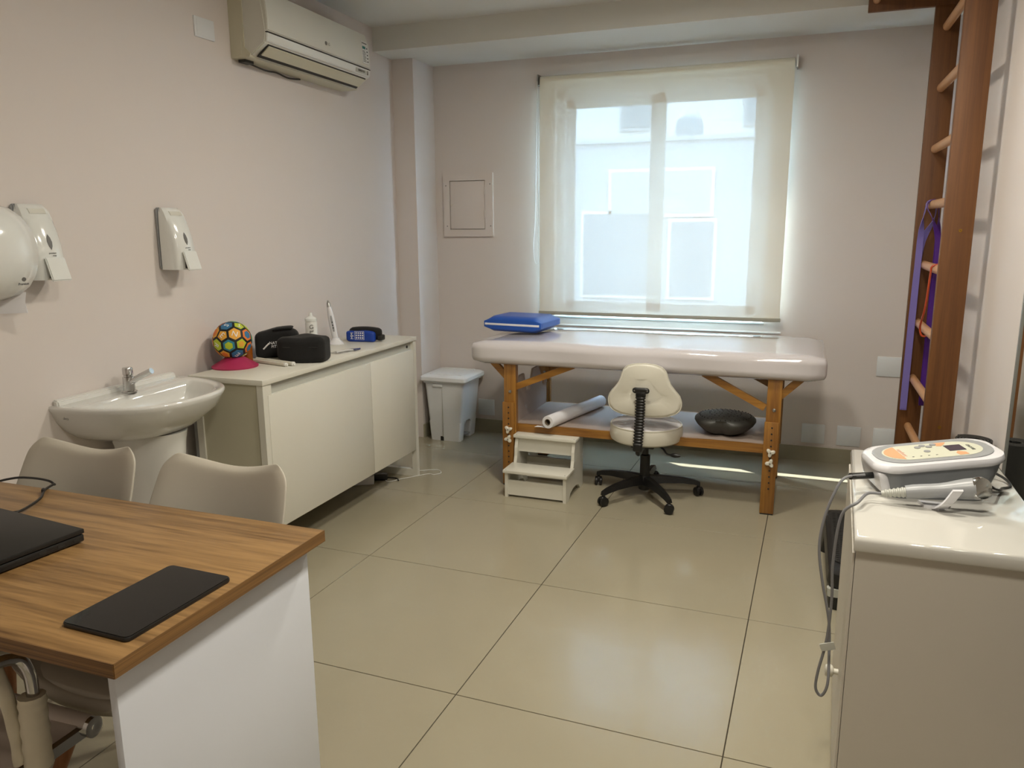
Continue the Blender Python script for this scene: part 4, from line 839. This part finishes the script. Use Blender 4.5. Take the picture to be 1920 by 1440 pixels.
# ================================================================== STEP PLATFORM, MAT, MIRROR
sp = thing('step_platform', 'black aerobic step platform on the floor behind the right cabinet', 'step platform', (1.24, .53, 0))
def spr(x0, x1, y0, y1, z_, r=.05): return brect(x0, x1, y0, y1, z_, r, 5)
b2 = bm_(); loft(b2, [spr(1.092, 1.392, .17, .90, .085), spr(1.088, 1.396, .166, .904, .10), spr(1.094, 1.390, .172, .898, .138), spr(1.102, 1.382, .18, .89, .142)]); obj('deck', b2, BLACKP, sp)
b2 = bm_(); loft(b2, [spr(1.112, 1.372, .27, .86, .142), spr(1.112, 1.372, .27, .86, .145)]); gp = obj('grip_mat', b2, RUBB, sp)
b2 = bm_()
for i in range(12):
    for j in range(28): box(b2, 1.124+.02*i, 1.136+.02*i, .285+.02*j, .297+.02*j, .145, .1468)
nb_ = obj('grip_nubs', b2, RUBB, gp, smooth=False); nb_['kind'] = 'stuff'
for ya, yb_ in ((.172, .36), (.71, .90)):
    b2 = bm_(); loft(b2, [spr(1.080 if ya > .5 else 1.098, 1.386, ya, yb_, 0, .03), spr(1.096, 1.388, ya, yb_, .088, .03)]); obj('foot_block', b2, BLACKP, sp)
b2 = bm_(); loft(b2, [spr(1.093, 1.391, .168, .20, .052, .012), spr(1.0905, 1.393, .166, .20, .084, .012)]); obj('grey_band', b2, GREYL, sp)
ym = thing('yoga_mat', 'rolled black exercise mat standing upright by the stall bars', 'exercise mat', (1.528, .275, 0))
b2 = bm_(); inn, outr, turns, N = .018, .060, 4.2, 130
rows = []
for k in range(N+1):
    t = k/N; r_ = inn+(outr-inn)*t; a = turns*2*PI*t+1; c, s = math.cos(a), math.sin(a)
    rows.append([(1.528+(r_+o_)*c, .275+(r_+o_)*s, z_) for o_, z_ in ((-.0036, 0), (.0036, 0), (.0036, .672), (-.0036, .672))])
loft(b2, rows); obj('rolled_sheet', b2, RUBB, ym, ang=40)
b2 = bm_(); lathe(b2, [(.0655, .30), (.0665, .30), (.0665, .34), (.0655, .34), (.0655, .30)], 32, Matrix.Translation((1.528, .275, 0)), cap=False); obj('strap', b2, BLACKF, ym)
mi = thing('wall_mirror', 'tall frameless mirror on the right wall at the edge of the photo', 'mirror', (XR-.01, -.9, .35))
sbox('mirror_glass', MIRR, (XR-.008, XR, -1.9, .100, .35, 2.1), mi)
b2 = bm_()
for d in ((.100, .112, .34, 2.11), (-1.912, -1.9, .34, 2.11)): box(b2, XR-.012, XR, d[0], d[1], d[2], d[3])
for z_ in (.34, 2.1): box(b2, XR-.012, XR, -1.9, .1, z_, z_+.01)
obj('edge_trim', b2, ALU, mi, smooth=False)

# ================================================================== DESK
dk = thing('desk', 'oak-topped desk with white side panel in the foreground', 'desk', (-.65, -1.65, 0))
DZ = .75
sbox('desktop', OAK, (-1.30, -.037, -1.937, -1.362, DZ-.026, DZ), dk, bev=.0006)
sbox('edge_band', OAKY, (-.037, -.0355, -1.9375, -1.3615, DZ-.026, DZ-.0003), dk); sbox('edge_band', OAKE, (-1.30, -.037, -1.9385, -1.937, DZ-.026, DZ-.0003), dk)
for xa in (-.085, -1.27): sbox('side_panel', WLAMB, (xa, xa+.016, -1.910, -1.385, 0, DZ-.026), dk, bev=.0006)
sbox('modesty_panel', WLAMB, (-1.253, -.087, -1.42, -1.405, .58, DZ-.026), dk)

# closed laptop
lp_ = thing('laptop', 'closed black laptop at the left end of the desk', 'laptop', (-.67, -1.72, DZ))
LM = Matrix.Translation((-.488, -1.592, DZ)) @ Matrix.Rotation(-.10, 4, 'Z')
b2 = bm_(); box(b2, -.35, 0, -.245, 0, .003, .019, bev=.003); b2.transform(LM); lb = obj('base', b2, BLACKP, lp_)
b2 = bm_(); box(b2, -.35, .001, -.245, .001, .0205, .031, bev=.002); b2.transform(LM); obj('lid', b2, ANOD, lp_)
for d in ((-.025, -.012), (-.06, -.045), (-.10, -.085)): b2 = bm_(); box(b2, -.002, .0006, d[0], d[1], .008, .014); b2.transform(LM); obj('port', b2, INK, lb, smooth=False)
for x_, y_ in ((-.03, -.03), (-.32, -.03), (-.03, -.21), (-.32, -.21)): b2 = bm_(); lathe(b2, [(.008, 0), (.008, .003)], 10, LM @ Matrix.Translation((x_, y_, 0))); obj('rubber_foot', b2, RUBB, lb)
b2 = bm_(); cpts = [(-.80, -1.55, DZ+.012), (-.782, -1.54, DZ+.013), (-.74, -1.48, DZ+.01), (-.80, -1.41, DZ+.006), (-.868, -1.372, DZ+.006), (-.90, -1.335, DZ-.002), (-.935, -1.315, DZ-.012), (-.985, -1.29, DZ-.008), (-1.06, -1.27, DZ-.012), (-1.16, -1.27, DZ-.04), (-1.23, -1.29, DZ-.10)]
cpts = [(-.775, -1.556, DZ+.013), (-.765, -1.535, DZ+.012), (-.785, -1.49, DZ+.008), (-.82, -1.43, DZ+.005), (-.862, -1.385, DZ+.006), (-.905, -1.325, DZ-.003), (-.928, -1.305, DZ-.012), (-.955, -1.30, DZ-.006), (-1.02, -1.298, DZ-.006), (-1.09, -1.30, DZ-.014), (-1.17, -1.31, DZ-.04), (-1.24, -1.33, DZ-.10)]
cbl = thing('charger_cable', 'black charger cable running off the back of the desk from the laptop', 'cable', (-.86, -1.40, DZ))
tube(b2, cpts, .0032, 8, 8); obj('lead', b2, BLACKP, cbl)
b2 = bm_(); tube(b2, [(-.778, -1.566, DZ+.013), (-.772, -1.552, DZ+.013), (-.765, -1.532, DZ+.012)], [.006, .0065, .006, .0055, .005, .004, .0035], 10, 3); obj('plug', b2, BLACKP, cbl)
b2 = bm_(); rbox(b2, (.008, .016, .012), .003, 3, None, Matrix.Translation((-.858, -1.392, DZ+.0075)) @ Matrix.Rotation(.8, 4, 'Z')); obj('cable_tie', b2, BLACKP, cbl)
# tablet
tb = thing('tablet', 'black glossy tablet lying near the desk corner', 'tablet', (-.137, -1.76, DZ))
TM = Matrix.Translation((-.137, -1.759, DZ)) @ Matrix.Rotation(-.025, 4, 'Z')
def trr(s, z_): return [(x_*1, y_*1, z_) for x_, y_, _ in brect(-.0755*s, .0755*s, -.1225*s, .1225*s, 0, .010, 5)]
b2 = bm_(); loft(b2, [trr(.985, .0), trr(1, .002), trr(1, .007), trr(.992, .0085)]); b2.transform(TM); obj('case', b2, BLACKP, tb)
b2 = bm_(); loft(b2, [trr(.985, .0085), trr(.985, .0095)]); b2.transform(TM); tg = obj('glass', b2, TABG, tb)

# ================================================================== SHELL CHAIRS
def shell_chair(cx_, cy_, rot, label):
    o = thing('shell_chair', label, 'chair', (cx_, cy_, 0), 'taupe shell chairs at the desk')
    M_ = Matrix.Translation((cx_, cy_, 0)) @ Matrix.Rotation(rot, 4, 'Z')
    prof = crom([(0, -.245, .435), (0, -.20, .432), (0, -.08, .418), (0, .06, .415), (0, .15, .432), (0, .205, .49), (0, .235, .58), (0, .262, .68), (0, .282, .765), (0, .292, .812)], 4)
    NP = len(prof); NU = 16
    def pt(i, j, off=0):
        p = prof[i]; t = i/(NP-1); u = -1+2*j/NU
        hw = .225-.02*abs(t-.45)**1.2 if t < .5 else .222-.035*max(0, (t-.55)/.45)**2
        if t > .9: hw *= math.sqrt(max(.0, 1-((t-.9)/.1)**2*.28))
        if t < .12: hw *= math.sqrt(max(0, 1-((.12-t)/.12)**2*.35))
        s = abs(u)**2.1; back = min(1, max(0, (t-.38)/.25))
        x_ = hw*u; y_ = p.y-(.035+.085*max(0,(1-t)/.5))*s*back; z_ = p.z+.055*s*(1-back)+.012*s*back
        if t > .85: z_ -= .030*(math.cos(u*PI)*-.5+.5)*((t-.85)/.15)*-.35+.010*(1-s)*((t-.85)/.15)
        d = prof[min(i+1, NP-1)]-prof[max(i-1, 0)]; n_ = Vector((0, -d.z, d.y)).normalized()
        e_ = math.sqrt(max(0, 1-abs(u)**6))*math.sqrt(max(0, 1-max(0, (t-.86)/.14)**4))*math.sqrt(max(0, 1-max(0, (.1-t)/.1)**4)); off *= .12+.88*e_; return M_ @ (Vector((x_, y_, z_))+n_*off)
    b2 = bm_()
    F = [[b2.verts.new(pt(i, j, .022)) for j in range(NU+1)] for i in range(NP)]; B = [[b2.verts.new(pt(i, j, -.018)) for j in range(NU+1)] for i in range(NP)]
    for i in range(NP-1):
        for j in range(NU):
            b2.faces.new((F[i][j], F[i][j+1], F[i+1][j+1], F[i+1][j])); b2.faces.new((B[i][j], B[i+1][j], B[i+1][j+1], B[i][j+1]))
    for i in range(NP-1):
        for j in (0, NU): b2.faces.new((F[i][j], F[i+1][j], B[i+1][j], B[i][j]))
    for j in range(NU):
        for i in (0, NP-1): b2.faces.new((F[i][j], F[i][j+1], B[i][j+1], B[i][j]))
    bmesh.ops.recalc_face_normals(b2, faces=b2.faces[:])
    so = obj('shell', b2, SHELL, o, ang=80)
    md = so.modifiers.new('soft', 'SUBSURF'); md.levels = 1; md.render_levels = 2
    b2 = bm_(); rbox(b2, (.36, .34, .045), .022, 8, lambda p: p+Vector((0, 0, .012*(p.x/.18)**2)), M_ @ Matrix.Translation((0, -.06, .45))); obj('seat_cushion', b2, SHELL, o, ang=80)
    b2 = bm_(); box(b2, -.1, .1, -.12, .12, .385, .405, bev=.004); b2.transform(M_); obj('leg_mount', b2, BLACKP, o)
    for sx in (-1, 1):
        for sy in (-1, 1):
            b2 = bm_(); tube(b2, [M_ @ Vector((sx*.11, sy*.12, .40)), M_ @ Vector((sx*.165, sy*.18, .2)), M_ @ Vector((sx*.215, sy*.235, .0))], [.019, .018, .017, .015, .013, .0115, .0105], 12, 3, True); lg_ = obj('leg', b2, BEECH, o)
    return o
shell_chair(-.430, -1.462, 0, 'taupe shell chair behind the desk nearer the sideboard')
shell_chair(-.915, -1.462, 0, 'taupe shell chair behind the desk nearer the wash basin')

# ================================================================== OFFICE CHAIR
oc = thing('office_chair', 'cream office chair with chrome frame pushed under the desk', 'office chair', (-.62, -2.0, 0))
RX, LX, FY, BY_ = -.352, -.86, -1.745, -2.20
SEAT = mat('cream_leather', 'd6ccc4', .5, var=.03); COVER = mat('arm_cover_cloth', 'd3ccb8', .85, var=.06, scale=25, bump=.4, bscale=90)
b2 = bm_(); rows = []
for k in range(37):
    t = k/36; y_ = FY+.006+(BY_-FY)*t; z_ = .448-.012*math.sin(t*PI)+.0022*(1 if k % 4 else -1); rows.append([(LX+.02, y_, z_), ((LX+RX)/2, y_, z_-.008), (RX-.008, y_, z_), (RX-.008, y_, z_-.014), ((LX+RX)/2, y_, z_-.022), (LX+.02, y_, z_-.014)])
loft(b2, rows); obj('seat_sling', b2, SEAT, oc, ang=60)
for x_ in (RX, LX):
    b2 = bm_(); bar(b2, (x_, FY, .436), (x_, BY_, .436), .014, .022, (0, 0, 1)); rl = obj('side_rail', b2, CHROME, oc)
for y_ in (FY, BY_):
    b2 = bm_(); lathe(b2, [(.004, -.003), (.017, -.003), (.020, 0), (.020, LX*0+(RX-LX)+.02), (.004, (RX-LX)+.02)], 20, Matrix.Translation((LX-.005, y_, .440)) @ Matrix.Rotation(PI/2, 4, 'Y')); cbr = obj('wrapped_tube', b2, SEAT, oc)
    b2 = bm_(); lathe(b2, [(.006, -.008), (.021, -.008), (.021, .002), (.012, .004), (.006, .002)], 20, Matrix.Translation((RX+.0145, y_, .440)) @ Matrix.Rotation(PI/2, 4, 'Y')); obj('tube_end', b2, CHROME, cbr)
for x_, sg in ((RX+.016, 1), (LX-.016, -1)):
    b2 = bm_(); P_ = [(x_, -1.866, .425), (x_+.004*sg, -1.866, .50), (x_+.004*sg, -1.862, .58), (x_, -1.862, .63), (x_-.01*sg, -1.875, .66), (x_-.015*sg, -1.93, .672), (x_-.015*sg, -2.03, .668), (x_-.01*sg, -2.11, .65), (x_, -2.13, .60), (x_, -2.14, .425)]
    tube(b2, P_, .011, 12, 6); am = obj('arm_frame', b2, CHROME, oc)
    b2 = bm_(); rr_ = [.0235+.0010*math.sin(i*1.3) for i in range(60)]; tube(b2, [(x_+.003*sg, -1.868, .445), (x_+.005*sg, -1.868, .50), (x_+.004*sg, -1.866, .55), (x_+.003*sg, -1.864, .585)], rr_, 12, 8); obj('arm_cover', b2, COVER, am, ang=60)
    b2 = bm_(); tube(b2, [(x_-.02*sg, -1.885, .455), (x_-.022*sg, -1.885, .52), (x_-.03*sg, -1.89, .60), (x_-.045*sg, -1.90, .655), (x_-.09*sg, -1.93, .672), (x_-.14*sg, -1.99, .66)], [.009+.003*math.sin(i*.9) for i in range(60)], 10, 8, rx=.014); obj('cloth_strap', b2, COVER, am, ang=60)
    b2 = bm_(); tube(b2, [(x_-.03*sg, -1.866, .428), (x_+.022*sg, -1.866, .424)], .011, 12, 1, False); obj('arm_bolt', b2, CHROME, am)
b2 = bm_(); lathe(b2, [(.03, .06), (.03, .25), (.018, .255), (.018, .40), (.05, .405), (.05, .425)], 18, Matrix.Translation((-.606, -1.97, 0))); obj('column', b2, CHROME, oc)
for k in range(5):
    a = .35+2*PI*k/5; c, s = math.cos(a), math.sin(a); b2 = bm_()
    bar(b2, (-.606, -1.97, .09), (-.606+.27*c, -1.97+.27*s, .065), .03, .022, (0, 0, 1)); ar = obj('base_arm', b2, CHROME, oc)
    b2 = bm_(); lathe(b2, [(.012, -.018), (.027, -.015), (.027, .015), (.012, .018)], 18, Matrix.Translation((-.606+.27*c, -1.97+.27*s, .027)) @ Matrix.Rotation(PI/2, 4, 'X')); obj('caster', b2, BLACKP, ar)
b2 = bm_(); rows = []
for k in range(12):
    t = k/11; rows.append([(LX+.02, BY_-.01-.10*t, .46+.42*t), (RX-.02, BY_-.01-.10*t, .46+.42*t), (RX-.02, BY_-.025-.10*t, .46+.42*t), (LX+.02, BY_-.025-.10*t, .46+.42*t)])
loft(b2, rows); obj('back_sling', b2, SEAT, oc)

# ================================================================== CEILING LAMPS (behind and above the viewer)
for k, (x_, y_) in enumerate(((.25, .25), (.95, -.75), (.95, -1.9))):
    o = thing('ceiling_lamp', ['square ceiling lamp nearest the massage table', 'square ceiling lamp in the middle of the room', 'square ceiling lamp nearest the desk'][k], 'ceiling lamp', (x_, y_, ZC), 'square ceiling lamps')
    b2 = bm_()
    for d in ((-.15, -.135, -.15, .15), (.135, .15, -.15, .15), (-.135, .135, -.15, -.135), (-.135, .135, .135, .15)): box(b2, x_+d[0], x_+d[1], y_+d[2], y_+d[3], ZC-.02, ZC)
    obj('lamp_rim', b2, PLASW, o, smooth=False)
    b2 = bm_(); b2.faces.new([b2.verts.new((x_+u, y_+v, ZC-.012)) for u, v in ((-.135, -.135), (-.135, .135), (.135, .135), (.135, -.135))]); obj('diffuser', b2, LAMP, o, smooth=False)
